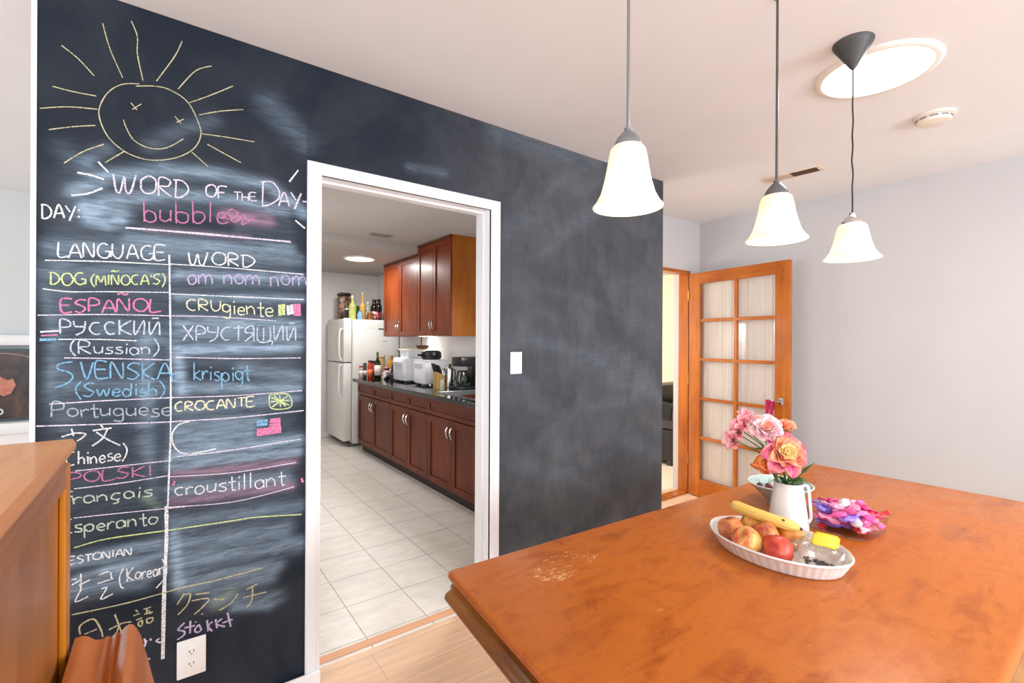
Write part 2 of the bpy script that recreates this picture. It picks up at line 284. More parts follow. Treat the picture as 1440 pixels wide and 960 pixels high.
CHALK=[
["chalk_sun_drawing","yellow",0.0037,[[[-0.0778,2.3006],[-0.1232,2.2841],[-0.1609,2.2432],[-0.1823,2.1797],[-0.1729,2.1255],[-0.1478,2.0831],[-0.103,2.0527],[-0.0433,2.0457],[0.0261,2.0705],[0.0767,2.1135],[0.0988,2.1637],[0.0948,2.2075],[0.0613,2.2779],[0.011,2.3061],[-0.0307,2.3074],[-0.0876,2.2898]],[[-0.1004,2.2288],[-0.084,2.2086]],[[-0.0722,2.2332],[-0.0958,2.2076]],[[0.022,2.218],[0.0399,2.1967]],[[0.0485,2.215],[0.027,2.1975]],[[-0.1196,2.165],[-0.1098,2.1344],[-0.0902,2.102],[-0.0502,2.0866],[-0.0022,2.0985],[0.0473,2.1433]],[[-0.2734,2.3595],[-0.2339,2.3314],[-0.1949,2.2889]],[[-0.1742,2.4707],[-0.1553,2.3923],[-0.122,2.3068]],[[-0.1002,2.5088],[-0.0837,2.4609],[-0.0834,2.4022],[-0.0679,2.3148]],[[0.0423,2.4937],[0.0211,2.4316],[-0.0308,2.3254]],[[0.1317,2.4353],[0.0829,2.4004],[0.0308,2.3168]],[[0.201,2.3834],[0.1284,2.3254],[0.065,2.279]],[[0.2354,2.3045],[0.1595,2.2757],[0.0947,2.2433]],[[0.1025,2.1764],[0.1756,2.1837],[0.2733,2.1902]],[[0.12,2.1422],[0.2281,2.0991]],[[0.073,2.1019],[0.1218,2.0613]],[[-0.116,2.0596],[-0.1663,2.0091]],[[-0.1696,2.0694],[-0.221,2.0325],[-0.2663,1.9847]],[[-0.1912,2.1262],[-0.2448,2.1075],[-0.3017,2.0826]],[[-0.1854,2.1812],[-0.2566,2.1681],[-0.3224,2.1438]],[[-0.1886,2.2239],[-0.2452,2.2205],[-0.2938,2.2222]]]],
["chalk_word","white",0.0055,[[[-0.3161,1.8425],[-0.3158,1.7993]],[[-0.319,1.8421],[-0.3047,1.8423],[-0.2954,1.8277],[-0.297,1.8118],[-0.3075,1.8003],[-0.3162,1.8009]],[[-0.2892,1.8047],[-0.2777,1.8497],[-0.2649,1.8081]],[[-0.2849,1.8199],[-0.268,1.8239]],[[-0.2625,1.8494],[-0.2513,1.8297]],[[-0.2382,1.8519],[-0.2533,1.8011]],[[-0.2309,1.8369],[-0.2295,1.8414]],[[-0.2314,1.8158],[-0.23,1.8209]]]],
["chalk_word","lilacwhite",0.006,[[[-0.1453,1.9757],[-0.138,1.9234],[-0.1271,1.9191],[-0.1167,1.9731],[-0.1124,1.9265],[-0.0999,1.9225],[-0.0857,1.9842]],[[-0.0518,1.9887],[-0.0609,1.982],[-0.0712,1.9698],[-0.072,1.9556],[-0.0706,1.9395],[-0.0629,1.9295],[-0.0524,1.9272],[-0.039,1.9336],[-0.0314,1.9458],[-0.0307,1.9594],[-0.0309,1.9765],[-0.0406,1.9872],[-0.0509,1.9896]],[[-0.0228,1.9262],[-0.0214,1.9886],[0.0084,1.9859],[0.0044,1.9643],[-0.0212,1.9574],[0.013,1.9294]],[[0.027,1.9934],[0.0249,1.9284]],[[0.018,1.9896],[0.0449,1.9916],[0.062,1.9723],[0.0595,1.9511],[0.0402,1.9315],[0.0235,1.9294]]]],
["chalk_word","lilacwhite",0.0059,[[[0.1327,1.9951],[0.1239,1.9906],[0.1177,1.9821],[0.1165,1.9722],[0.118,1.9594],[0.1237,1.9523],[0.1323,1.9502],[0.1425,1.954],[0.1469,1.9645],[0.1504,1.9763],[0.1477,1.9871],[0.1418,1.9944],[0.1333,1.9957]],[[0.1831,1.9976],[0.1559,1.9923],[0.1557,1.9487]],[[0.1558,1.9713],[0.1749,1.974]]]],
["chalk_word","lilacwhite",0.0049,[[[0.2063,1.9824],[0.2309,1.9863]],[[0.217,1.9847],[0.2181,1.9545]],[[0.2329,1.9531],[0.2329,1.9839]],[[0.254,1.9555],[0.255,1.9864]],[[0.2325,1.9693],[0.2542,1.9703]],[[0.2806,1.9931],[0.2597,1.9896],[0.2618,1.9606],[0.283,1.9635]],[[0.2599,1.9752],[0.2774,1.9781]]]],
["chalk_word","lilacwhite",0.0061,[[[0.3045,2.0435],[0.3028,1.9458]],[[0.2956,2.0383],[0.3353,2.0467],[0.3613,2.0181],[0.3596,1.9847],[0.3267,1.9549],[0.3018,1.9459]]]],
["chalk_word","lilacwhite",0.0069,[[[0.3608,1.956],[0.3804,2.0139],[0.4002,1.9611]],[[0.3666,1.9747],[0.396,1.9822]],[[0.4055,2.0188],[0.4249,1.9901]],[[0.4441,2.0221],[0.4196,1.9541]],[[0.4498,1.99],[0.4647,1.9918]]]],
["chalk_word","pink",0.0056,[[[-0.0642,1.8995],[-0.0622,1.8279]],[[-0.0629,1.8479],[-0.0601,1.8606],[-0.0509,1.868],[-0.041,1.8657],[-0.0342,1.8619],[-0.0308,1.8507],[-0.0313,1.8389],[-0.0402,1.8305],[-0.0514,1.8294],[-0.0594,1.8343],[-0.0644,1.844]],[[-0.0183,1.8754],[-0.0177,1.8451],[-0.0034,1.8387],[0.0099,1.8492]],[[0.0115,1.8802],[0.0118,1.8411]],[[0.0259,1.913],[0.028,1.8359]],[[0.0257,1.863],[0.0294,1.8731],[0.0392,1.8787],[0.0484,1.8777],[0.0604,1.8745],[0.063,1.863],[0.0606,1.8486],[0.0508,1.8412],[0.0403,1.8408],[0.0319,1.8459],[0.0246,1.8547]],[[0.0758,1.9232],[0.0782,1.8445]],[[0.0771,1.8694],[0.0805,1.8827],[0.0904,1.8875],[0.0992,1.8875],[0.1095,1.8835],[0.1139,1.8698],[0.1086,1.859],[0.0996,1.8487],[0.0877,1.8455],[0.0804,1.8527],[0.0758,1.8619]],[[0.1306,1.931],[0.1302,1.8551]],[[0.1539,1.8779],[0.1823,1.8814],[0.1731,1.8986],[0.1565,1.8913],[0.1533,1.8665],[0.166,1.8564],[0.187,1.8645]]]],
["chalk_underline","lilacwhite",0.0077,[[[-0.1137,1.8],[0.0117,1.8057],[0.1403,1.8108],[0.4064,1.8186]]]],
["chalk_ray_marks","white",0.0066,[[[-0.184,2.0081],[-0.1577,1.978]],[[-0.2347,1.9614],[-0.1985,1.9594],[-0.1689,1.9523]],[[-0.2486,1.8846],[-0.2093,1.8978],[-0.1725,1.923]],[[0.4328,2.1151],[0.3996,2.0611]],[[0.4226,1.9088],[0.4595,1.881]]]],
["chalk_word","white",0.0053,[[[-0.278,1.7297],[-0.2781,1.6836],[-0.2555,1.6872]],[[-0.2544,1.6815],[-0.2392,1.728],[-0.2228,1.6834]],[[-0.2476,1.6989],[-0.2268,1.7016]],[[-0.2188,1.6895],[-0.2183,1.7359],[-0.1953,1.6906],[-0.1937,1.7367]],[[-0.1588,1.7356],[-0.1691,1.7398],[-0.1781,1.7331],[-0.1828,1.7227],[-0.1838,1.7078],[-0.1784,1.6957],[-0.1684,1.6907],[-0.1585,1.6939],[-0.1531,1.7054],[-0.1521,1.7135]],[[-0.1648,1.7132],[-0.151,1.7135],[-0.1506,1.6964]],[[-0.1461,1.7412],[-0.1458,1.7075],[-0.1324,1.6934],[-0.1213,1.7087],[-0.1186,1.7419]],[[-0.1092,1.6946],[-0.0945,1.7444],[-0.0777,1.6973]],[[-0.1042,1.7112],[-0.0801,1.7152]],[[-0.0432,1.7441],[-0.0535,1.7465],[-0.064,1.7402],[-0.0703,1.7277],[-0.0697,1.713],[-0.0662,1.702],[-0.0555,1.6964],[-0.0447,1.6987],[-0.0378,1.7086],[-0.0368,1.7207]],[[-0.0502,1.7177],[-0.0349,1.7206],[-0.036,1.6986]],[[-0.0036,1.7531],[-0.0324,1.7495],[-0.0312,1.7006],[-0.0031,1.7032]],[[-0.0302,1.7263],[-0.008,1.7278]]]],
["chalk_word","white",0.0059,[[[0.0645,1.7368],[0.0697,1.6997],[0.082,1.6957],[0.0919,1.7334],[0.098,1.7006],[0.1097,1.6955],[0.1228,1.7425]],[[0.1578,1.7474],[0.1472,1.7434],[0.1405,1.734],[0.137,1.7224],[0.1396,1.7108],[0.1469,1.7035],[0.1599,1.7008],[0.1705,1.7043],[0.1793,1.7133],[0.1796,1.7248],[0.1791,1.7372],[0.1707,1.7446],[0.1573,1.7464]],[[0.1897,1.6998],[0.1891,1.747],[0.2164,1.7444],[0.2158,1.7287],[0.1904,1.7234],[0.2226,1.7029]],[[0.237,1.7466],[0.2374,1.7006]],[[0.2291,1.7448],[0.2547,1.7461],[0.2762,1.7317],[0.271,1.7158],[0.2513,1.7013],[0.2348,1.7022]]]],
["chalk_line","white",0.0043,[[[-0.3097,1.6683],[-0.1716,1.679],[0.0122,1.6866]],[[0.0083,1.6888],[0.1824,1.6925],[0.4547,1.6913]]]],
["chalk_column_line","white",0.0061,[[[0.0079,1.7218],[0.0106,1.5652],[0.0135,1.3627],[0.0145,1.1093],[0.011,0.9578],[0.0074,0.8294]]]],
["chalk_column_line","white",0.0126,[[[0.0033,0.8303],[0.0038,0.7065],[-0.0016,0.5314],[-0.0047,0.2906]]]],
["chalk_word","lime",0.005,[[[-0.2956,1.6311],[-0.2956,1.594]],[[-0.2995,1.6311],[-0.2868,1.6302],[-0.2763,1.6182],[-0.2773,1.6047],[-0.2879,1.5946],[-0.2974,1.5939]],[[-0.2577,1.6318],[-0.2641,1.6293],[-0.2689,1.6219],[-0.2703,1.6116],[-0.2679,1.6032],[-0.2641,1.5953],[-0.2561,1.593],[-0.2513,1.5959],[-0.2451,1.6046],[-0.2432,1.6141],[-0.2466,1.6232],[-0.2502,1.6302],[-0.2578,1.6321]],[[-0.2194,1.6351],[-0.2276,1.6361],[-0.2339,1.6329],[-0.2391,1.622],[-0.2396,1.6114],[-0.2343,1.602],[-0.2269,1.598],[-0.2204,1.6005],[-0.2138,1.6088],[-0.214,1.6156]],[[-0.2243,1.6163],[-0.2139,1.6156],[-0.2138,1.6003]]]],
["chalk_word","lime",0.0046,[[[-0.1914,1.6361],[-0.1991,1.6201],[-0.1982,1.6058],[-0.1908,1.5923]],[[-0.1881,1.5977],[-0.1849,1.6307],[-0.1752,1.6099],[-0.1667,1.6321],[-0.1628,1.6]],[[-0.1562,1.6037],[-0.1556,1.636]],[[-0.1482,1.6027],[-0.1473,1.6374],[-0.1313,1.6049],[-0.1304,1.6379]],[[-0.149,1.6474],[-0.1432,1.6514],[-0.1383,1.6482],[-0.1294,1.6528]],[[-0.1117,1.6375],[-0.1174,1.6361],[-0.1212,1.6282],[-0.1234,1.6196],[-0.1218,1.6127],[-0.1177,1.6068],[-0.1107,1.6051],[-0.1059,1.6079],[-0.1004,1.6148],[-0.1003,1.6216],[-0.1015,1.6309],[-0.1057,1.636],[-0.1113,1.6387]],[[-0.078,1.6409],[-0.0836,1.6418],[-0.0899,1.639],[-0.0947,1.6333],[-0.0959,1.624],[-0.0944,1.616],[-0.0903,1.6102],[-0.0845,1.609],[-0.0785,1.6115]],[[-0.0718,1.6086],[-0.06,1.645],[-0.0482,1.6111]],[[-0.0681,1.6216],[-0.0516,1.6239]],[[-0.0423,1.6469],[-0.0432,1.6374]],[[-0.0175,1.6492],[-0.0283,1.6493],[-0.0362,1.6396],[-0.0277,1.6324],[-0.0191,1.6253],[-0.0273,1.6142],[-0.0377,1.6167]],[[-0.0113,1.6542],[-0.0042,1.6392],[-0.0051,1.6219],[-0.012,1.6054]]]],
["chalk_word","purple",0.0052,[[[0.0772,1.6538],[0.0689,1.6519],[0.0629,1.6422],[0.0651,1.6324],[0.0677,1.6243],[0.0769,1.621],[0.0827,1.6262],[0.0876,1.6324],[0.0872,1.6459],[0.0837,1.6533],[0.0763,1.6569]],[[0.0949,1.6584],[0.0958,1.6248]],[[0.098,1.6484],[0.1075,1.6612],[0.1154,1.6499],[0.1166,1.6249]],[[0.1165,1.6482],[0.1258,1.6602],[0.1348,1.6501],[0.1381,1.6281]],[[0.1738,1.6648],[0.1749,1.6302]],[[0.1739,1.6536],[0.1886,1.666],[0.1988,1.6543],[0.1989,1.6307]],[[0.2242,1.6715],[0.2168,1.6665],[0.2097,1.6565],[0.2115,1.6477],[0.2161,1.6378],[0.223,1.6356],[0.2339,1.6391],[0.2377,1.6484],[0.239,1.6584],[0.2337,1.6666],[0.2246,1.672]],[[0.2461,1.6669],[0.2462,1.633]],[[0.2465,1.6582],[0.2589,1.6704],[0.2692,1.6597],[0.27,1.6362]],[[0.2704,1.6596],[0.28,1.6711],[0.2911,1.6609],[0.2931,1.6365]],[[0.3318,1.6713],[0.3342,1.6347]],[[0.3319,1.662],[0.3484,1.6726],[0.357,1.6629],[0.3612,1.6359]],[[0.3889,1.6808],[0.3774,1.6747],[0.3708,1.6665],[0.3733,1.6558],[0.3773,1.6473],[0.3862,1.6436],[0.3961,1.6454],[0.402,1.6579],[0.4021,1.6667],[0.3971,1.677],[0.3879,1.6808]],[[0.4129,1.679],[0.4142,1.6422]],[[0.4127,1.6673],[0.4276,1.6814],[0.4369,1.6715],[0.4373,1.6436]],[[0.4367,1.6701],[0.4501,1.6817],[0.4626,1.6721],[0.4644,1.6473]]]],
["chalk_line","white",0.0038,[[[-0.3141,1.5779],[-0.2532,1.573],[-0.1607,1.5791],[0.0126,1.5881]],[[0.0105,1.5829],[0.21,1.5848],[0.4561,1.5879]]]],
["chalk_word","hotpink",0.0057,[[[-0.2455,1.55],[-0.2717,1.5472],[-0.2695,1.5061],[-0.2456,1.5082]],[[-0.2715,1.528],[-0.2508,1.5301]],[[-0.2118,1.5474],[-0.2273,1.5485],[-0.2381,1.5376],[-0.225,1.5299],[-0.2138,1.5214],[-0.2244,1.5067],[-0.2385,1.5109]],[[-0.2047,1.5111],[-0.2038,1.5538],[-0.1819,1.5501],[-0.1812,1.536],[-0.2048,1.5299]],[[-0.1723,1.5077],[-0.1545,1.5518],[-0.1366,1.5109]],[[-0.1672,1.5244],[-0.1413,1.526]],[[-0.1337,1.5145],[-0.1308,1.5575],[-0.1044,1.5171],[-0.1023,1.5606]],[[-0.1334,1.572],[-0.1213,1.5763],[-0.1142,1.572],[-0.1032,1.5769]],[[-0.0717,1.5613],[-0.0823,1.5568],[-0.0888,1.5491],[-0.0901,1.5379],[-0.0888,1.528],[-0.0807,1.52],[-0.0707,1.517],[-0.0623,1.5196],[-0.0541,1.5295],[-0.0508,1.5412],[-0.0545,1.5512],[-0.0606,1.558],[-0.072,1.5613]],[[-0.0436,1.5616],[-0.0448,1.5169],[-0.0141,1.5207]]]],
["chalk_line","lilacwhite",0.0036,[[[-0.325,1.4946],[-0.1604,1.503],[0.0129,1.5046]],[[0.0027,1.5042],[0.1416,1.5065],[0.3555,1.4971]]]],
["chalk_word","cream",0.0052,[[[0.0863,1.5632],[0.0763,1.5663],[0.0687,1.5637],[0.0613,1.5572],[0.06,1.5469],[0.0624,1.5371],[0.0694,1.53],[0.0781,1.5266],[0.0861,1.5292]],[[0.0972,1.5279],[0.0968,1.5682],[0.1203,1.5626],[0.1192,1.55],[0.0982,1.5471],[0.1248,1.5271]],[[0.1339,1.5677],[0.136,1.5394],[0.1485,1.5275],[0.1623,1.5387],[0.1633,1.5664]]]],
["chalk_word","cream",0.0055,[[[0.1942,1.5419],[0.1884,1.552],[0.1783,1.5539],[0.1719,1.5496],[0.1712,1.5384],[0.1723,1.5307],[0.1813,1.5265],[0.1866,1.5255],[0.1931,1.5344]],[[0.1949,1.5515],[0.1943,1.5049],[0.1729,1.5061]],[[0.2089,1.5504],[0.2097,1.5178]],[[0.2067,1.5613],[0.2086,1.5685]],[[0.221,1.5324],[0.2419,1.5317],[0.2365,1.5453],[0.2237,1.5407],[0.222,1.5242],[0.2311,1.5165],[0.2441,1.5194]],[[0.2491,1.5527],[0.2523,1.5194]],[[0.2517,1.5405],[0.2647,1.5505],[0.2747,1.5401],[0.2772,1.5188]],[[0.2978,1.5681],[0.3001,1.5149],[0.3088,1.5154]],[[0.2851,1.5464],[0.3109,1.5467]],[[0.316,1.5309],[0.3403,1.5322],[0.3348,1.5473],[0.3182,1.5407],[0.3171,1.5243],[0.3282,1.5139],[0.3426,1.5193]]]],
["chalk_flag_drawing","lime",0.0143,[[[0.3664,1.5625],[0.3666,1.518]],[[0.3799,1.565],[0.3801,1.5215]]]],
["chalk_flag_drawing","white",0.0144,[[[0.3964,1.561],[0.3993,1.5222]],[[0.4102,1.5647],[0.4115,1.5257]]]],
["chalk_flag_drawing","hotpink",0.0145,[[[0.4213,1.5683],[0.4244,1.5201]],[[0.4326,1.5689],[0.4356,1.5193]],[[0.4382,1.5692],[0.4401,1.5195]]]],
["chalk_word","bluewhite",0.0055,[[[-0.2729,1.4375],[-0.2728,1.4831],[-0.2518,1.4771],[-0.251,1.4612],[-0.2728,1.4573]],[[-0.2418,1.479],[-0.238,1.4622],[-0.2173,1.4611]],[[-0.2133,1.4795],[-0.2176,1.4469],[-0.2364,1.4333]],[[-0.1779,1.4738],[-0.1863,1.4752],[-0.1943,1.4731],[-0.2,1.4651],[-0.203,1.4556],[-0.2005,1.447],[-0.1942,1.4393],[-0.1851,1.4359],[-0.1764,1.4391]],[[-0.1405,1.4741],[-0.1492,1.4778],[-0.1577,1.4756],[-0.1642,1.4678],[-0.1646,1.4579],[-0.1622,1.4483],[-0.156,1.4392],[-0.1481,1.4371],[-0.1396,1.4409]],[[-0.1272,1.436],[-0.1277,1.4855]],[[-0.0967,1.4846],[-0.1259,1.4576],[-0.095,1.4359]],[[-0.0885,1.4841],[-0.0862,1.4357],[-0.0621,1.4854],[-0.0621,1.4371]],[[-0.0474,1.4831],[-0.0445,1.4361],[-0.022,1.4821],[-0.0181,1.4363]],[[-0.0413,1.4937],[-0.0212,1.4954]]]],
["chalk_flag_drawing","white",0.0067,[[[-0.319,1.4419],[-0.2766,1.4463]]]],
["chalk_flag_drawing","hotpink",0.0045,[[[-0.3172,1.4302],[-0.28,1.434]]]],
["chalk_flag_drawing","blue",0.0089,[[[-0.3205,1.4176],[-0.2817,1.4188]]]],
["chalk_line","white",0.0041,[[[-0.2777,1.419],[-0.1781,1.4197],[-0.0819,1.4155]]]],
["chalk_word","bluewhite",0.0048,[[[-0.237,1.4216],[-0.2473,1.403],[-0.2476,1.3834],[-0.2369,1.3654]],[[-0.2288,1.373],[-0.2281,1.4148],[-0.2048,1.4106],[-0.2065,1.3965],[-0.2273,1.3928],[-0.1994,1.3719]],[[-0.1919,1.3963],[-0.1899,1.3794],[-0.18,1.3737],[-0.1718,1.3809]],[[-0.1703,1.3955],[-0.1711,1.3745]],[[-0.1436,1.3924],[-0.1579,1.3919],[-0.1577,1.3852],[-0.1456,1.3805],[-0.149,1.3725],[-0.164,1.373]],[[-0.1205,1.393],[-0.1328,1.3929],[-0.1327,1.3866],[-0.1191,1.3795],[-0.1239,1.3717],[-0.1395,1.3742]],[[-0.1076,1.3913],[-0.1089,1.3699]],[[-0.108,1.401],[-0.1066,1.4058]],[[-0.0783,1.3831],[-0.0825,1.3906],[-0.0909,1.3916],[-0.0969,1.3887],[-0.0993,1.3808],[-0.0974,1.3733],[-0.0913,1.3675],[-0.082,1.3696],[-0.0773,1.3759]],[[-0.0772,1.3911],[-0.0753,1.3688]],[[-0.0699,1.394],[-0.0666,1.3714]],[[-0.0689,1.3857],[-0.0577,1.3925],[-0.0475,1.3862],[-0.0473,1.3706]],[[-0.0334,1.4225],[-0.022,1.4021],[-0.022,1.3808],[-0.0354,1.361]]]],
["chalk_word","bluewhite",0.0055,[[[0.0493,1.4719],[0.0802,1.4193]],[[0.0801,1.4719],[0.0495,1.4176]],[[0.0895,1.4153],[0.0903,1.4689],[0.1132,1.4637],[0.115,1.4455],[0.0915,1.4404]],[[0.1241,1.469],[0.127,1.4506],[0.1504,1.4482]],[[0.157,1.4698],[0.1524,1.43],[0.1297,1.4132]],[[0.1951,1.4648],[0.1857,1.4679],[0.1765,1.463],[0.1699,1.4554],[0.1662,1.4424],[0.1694,1.4309],[0.1755,1.4233],[0.1843,1.4193],[0.1932,1.4228]],[[0.2045,1.4638],[0.2404,1.4684]],[[0.2236,1.4754],[0.2229,1.4178]],[[0.2748,1.4154],[0.2727,1.4732],[0.2491,1.4657],[0.2477,1.4487],[0.2737,1.4448],[0.245,1.4146]],[[0.2875,1.4697],[0.2906,1.4162],[0.3308,1.4187],[0.3321,1.4708]],[[0.3094,1.4685],[0.3089,1.418]],[[0.3311,1.4175],[0.3407,1.4151],[0.3383,1.4011]],[[0.3457,1.4785],[0.35,1.4199],[0.3759,1.479],[0.3793,1.4197]],[[0.3929,1.4757],[0.397,1.4177],[0.4226,1.4744],[0.4259,1.4183]],[[0.3997,1.4877],[0.4229,1.4892]]]],
["chalk_line","lilacwhite",0.0039,[[[-0.2642,1.3597],[-0.1417,1.3553],[0.0135,1.3475]],[[0.0279,1.3574],[0.211,1.3492],[0.4463,1.348]]]],
["chalk_word","blue",0.0051,[[[-0.2431,1.3471],[-0.2745,1.3406],[-0.2779,1.3241],[-0.2535,1.3138],[-0.2429,1.2991],[-0.2534,1.2804],[-0.2846,1.2644]]]],
["chalk_word","blue",0.0053,[[[-0.2245,1.3456],[-0.2093,1.2889],[-0.1939,1.344]],[[-0.1592,1.3451],[-0.1869,1.3462],[-0.1854,1.2923],[-0.155,1.2923]],[[-0.1857,1.3204],[-0.162,1.3199]],[[-0.1499,1.2894],[-0.1473,1.3449],[-0.1192,1.2874],[-0.1178,1.3422]],[[-0.0732,1.3355],[-0.0921,1.3392],[-0.1051,1.3252],[-0.0905,1.313],[-0.0755,1.2981],[-0.0899,1.2836],[-0.1065,1.2886]],[[-0.0649,1.2814],[-0.0657,1.3379]],[[-0.0324,1.3373],[-0.063,1.3064],[-0.0305,1.2793]],[[-0.0243,1.2805],[-0.0025,1.337],[0.0177,1.2784]],[[-0.0166,1.3017],[0.0122,1.3014]]]],
["chalk_word","blue",0.0051,[[[0.0335,1.2955],[0.0285,1.2976],[0.0211,1.2968],[0.0178,1.2942],[0.0159,1.286],[0.019,1.2782],[0.0218,1.273],[0.0266,1.2726],[0.0326,1.2744]]]],
["chalk_word","blue",0.0049,[[[-0.2226,1.2831],[-0.2351,1.2626],[-0.2335,1.2438],[-0.2227,1.2228]],[[-0.1899,1.2735],[-0.2046,1.2757],[-0.2154,1.2654],[-0.2032,1.254],[-0.1921,1.2448],[-0.2031,1.232],[-0.218,1.2362]],[[-0.1843,1.2555],[-0.1772,1.2316],[-0.167,1.2516],[-0.1601,1.2302],[-0.1519,1.2546]],[[-0.1428,1.2408],[-0.1257,1.2426],[-0.1296,1.2523],[-0.1416,1.2485],[-0.1439,1.2351],[-0.134,1.2286],[-0.1238,1.2319]],[[-0.0991,1.2424],[-0.1017,1.2482],[-0.1102,1.2507],[-0.1167,1.2453],[-0.1181,1.2384],[-0.1152,1.2295],[-0.1085,1.2257],[-0.1026,1.2263],[-0.0984,1.2335]],[[-0.0948,1.271],[-0.0968,1.2264]],[[-0.0827,1.252],[-0.0816,1.2277]],[[-0.0828,1.2611],[-0.0823,1.2663]],[[-0.057,1.247],[-0.0685,1.2474],[-0.0703,1.2388],[-0.0553,1.234],[-0.06,1.223],[-0.0737,1.2252]],[[-0.0477,1.2713],[-0.0492,1.225]],[[-0.0498,1.2414],[-0.0365,1.2478],[-0.0277,1.2409],[-0.027,1.2246]],[[-0.0183,1.2748],[-0.0054,1.2544],[-0.0045,1.2329],[-0.0191,1.2119]]]],
["chalk_word","blue",0.0053,[[[0.083,1.3375],[0.0831,1.2727]],[[0.1011,1.3071],[0.0836,1.2899],[0.1038,1.2725]],[[0.1079,1.3057],[0.1095,1.2735]],[[0.1102,1.2907],[0.1184,1.305],[0.126,1.2998]],[[0.1345,1.3013],[0.1346,1.2696]],[[0.135,1.3147],[0.1351,1.3217]],[[0.1617,1.2992],[0.1493,1.2995],[0.1481,1.2907],[0.1616,1.2799],[0.1582,1.2677],[0.1442,1.2718]],[[0.1675,1.2965],[0.1704,1.2343]],[[0.1703,1.2827],[0.1731,1.2923],[0.1799,1.2968],[0.1853,1.2939],[0.1901,1.2895],[0.1925,1.2795],[0.1914,1.2718],[0.1858,1.267],[0.1801,1.2637],[0.1743,1.2698],[0.1706,1.2767]],[[0.2055,1.2954],[0.2062,1.2635]],[[0.2048,1.3091],[0.206,1.3167]],[[0.2375,1.2896],[0.2308,1.2983],[0.2223,1.2997],[0.2159,1.2965],[0.2134,1.286],[0.2183,1.2752],[0.225,1.269],[0.2308,1.2703],[0.2352,1.2792]],[[0.2375,1.2997],[0.2351,1.2454],[0.2149,1.2473]],[[0.2529,1.3217],[0.2562,1.2659],[0.2631,1.2675]],[[0.2429,1.3011],[0.2647,1.3027]]]],
["chalk_line","lilacwhite",0.0041,[[[-0.2983,1.2137],[-0.1594,1.2153],[0.0141,1.2132]],[[0.0038,1.2139],[0.2116,1.2082],[0.4523,1.2133]]]],
["chalk_word","greywhite",0.0048,[[[-0.2926,1.1718],[-0.2899,1.2196],[-0.2661,1.2132],[-0.2671,1.1965],[-0.2913,1.1943]],[[-0.2416,1.1954],[-0.2501,1.1951],[-0.2541,1.1882],[-0.2552,1.181],[-0.2497,1.173],[-0.2424,1.1701],[-0.2355,1.1723],[-0.2308,1.1783],[-0.2316,1.1873],[-0.2351,1.1928],[-0.2421,1.195]],[[-0.2237,1.1906],[-0.221,1.166]],[[-0.2224,1.1811],[-0.2122,1.1895],[-0.2033,1.1866]],[[-0.1913,1.2056],[-0.189,1.1639],[-0.1798,1.1645]],[[-0.2006,1.1906],[-0.1789,1.1893]],[[-0.1746,1.1909],[-0.1734,1.1716],[-0.1642,1.1659],[-0.1533,1.1727]],[[-0.151,1.1892],[-0.1516,1.1639]],[[-0.1175,1.1795],[-0.1247,1.1857],[-0.1312,1.1866],[-0.1383,1.183],[-0.1417,1.1761],[-0.139,1.1691],[-0.1331,1.163],[-0.1223,1.1646],[-0.1172,1.1696]],[[-0.1183,1.1859],[-0.1179,1.1451],[-0.1414,1.1468]],[[-0.1073,1.186],[-0.1069,1.1666],[-0.0952,1.1599],[-0.0858,1.1666]],[[-0.0838,1.1855],[-0.0835,1.1577]],[[-0.0723,1.1714],[-0.0494,1.1717],[-0.0574,1.1843],[-0.0718,1.1809],[-0.0719,1.1653],[-0.0598,1.1575],[-0.05,1.1613]],[[-0.0199,1.1761],[-0.035,1.177],[-0.0344,1.1666],[-0.0196,1.159],[-0.023,1.1496],[-0.0414,1.1516]],[[-0.0094,1.1646],[0.0148,1.167],[0.0083,1.1791],[-0.0085,1.1741],[-0.0089,1.1593],[0.0032,1.1504],[0.0143,1.1544]]]],
["chalk_word","cream",0.0059,[[[0.0481,1.1943],[0.0406,1.197],[0.0352,1.1931],[0.0295,1.1885],[0.0274,1.1788],[0.0297,1.1712],[0.0341,1.1644],[0.0409,1.1635],[0.0485,1.1653]],[[0.0566,1.1626],[0.0583,1.1948],[0.0761,1.1918],[0.0751,1.1825],[0.0586,1.1779],[0.0808,1.1617]],[[0.1019,1.1958],[0.0933,1.1942],[0.0893,1.1873],[0.0863,1.1801],[0.0877,1.1715],[0.0944,1.1653],[0.1011,1.1628],[0.1083,1.1645],[0.1152,1.1705],[0.1167,1.179],[0.1151,1.1885],[0.1081,1.195],[0.1016,1.1968]],[[0.1447,1.1927],[0.1362,1.1938],[0.1295,1.1916],[0.1241,1.1859],[0.1213,1.1771],[0.1231,1.1687],[0.1299,1.1625],[0.1364,1.1605],[0.1451,1.1619]],[[0.153,1.1623],[0.1667,1.1964],[0.1825,1.1624]],[[0.1563,1.1736],[0.1781,1.1756]],[[0.1859,1.1614],[0.1877,1.1973],[0.21,1.1618],[0.2128,1.1969]],[[0.2201,1.1983],[0.2504,1.1984]],[[0.2344,1.1991],[0.2348,1.1637]],[[0.2771,1.2006],[0.2533,1.1992],[0.2531,1.163],[0.2797,1.164]],[[0.2515,1.182],[0.2734,1.1829]]]],
["chalk_flag_drawing","lime",0.0051,[[[0.3306,1.2029],[0.3388,1.1494],[0.4093,1.1498],[0.3981,1.2016],[0.3306,1.2029]],[[0.3359,1.1937],[0.4038,1.1562]],[[0.3414,1.1551],[0.3981,1.1956]],[[0.368,1.2005],[0.371,1.1528]],[[0.336,1.1761],[0.4037,1.1772]],[[0.3466,1.1989],[0.39,1.1543]]]],
["chalk_line","lilacwhite",0.0048,[[[-0.327,1.1467],[-0.1591,1.1367],[0.0144,1.1271]],[[0.0042,1.128],[0.212,1.1242],[0.4582,1.131]]]],
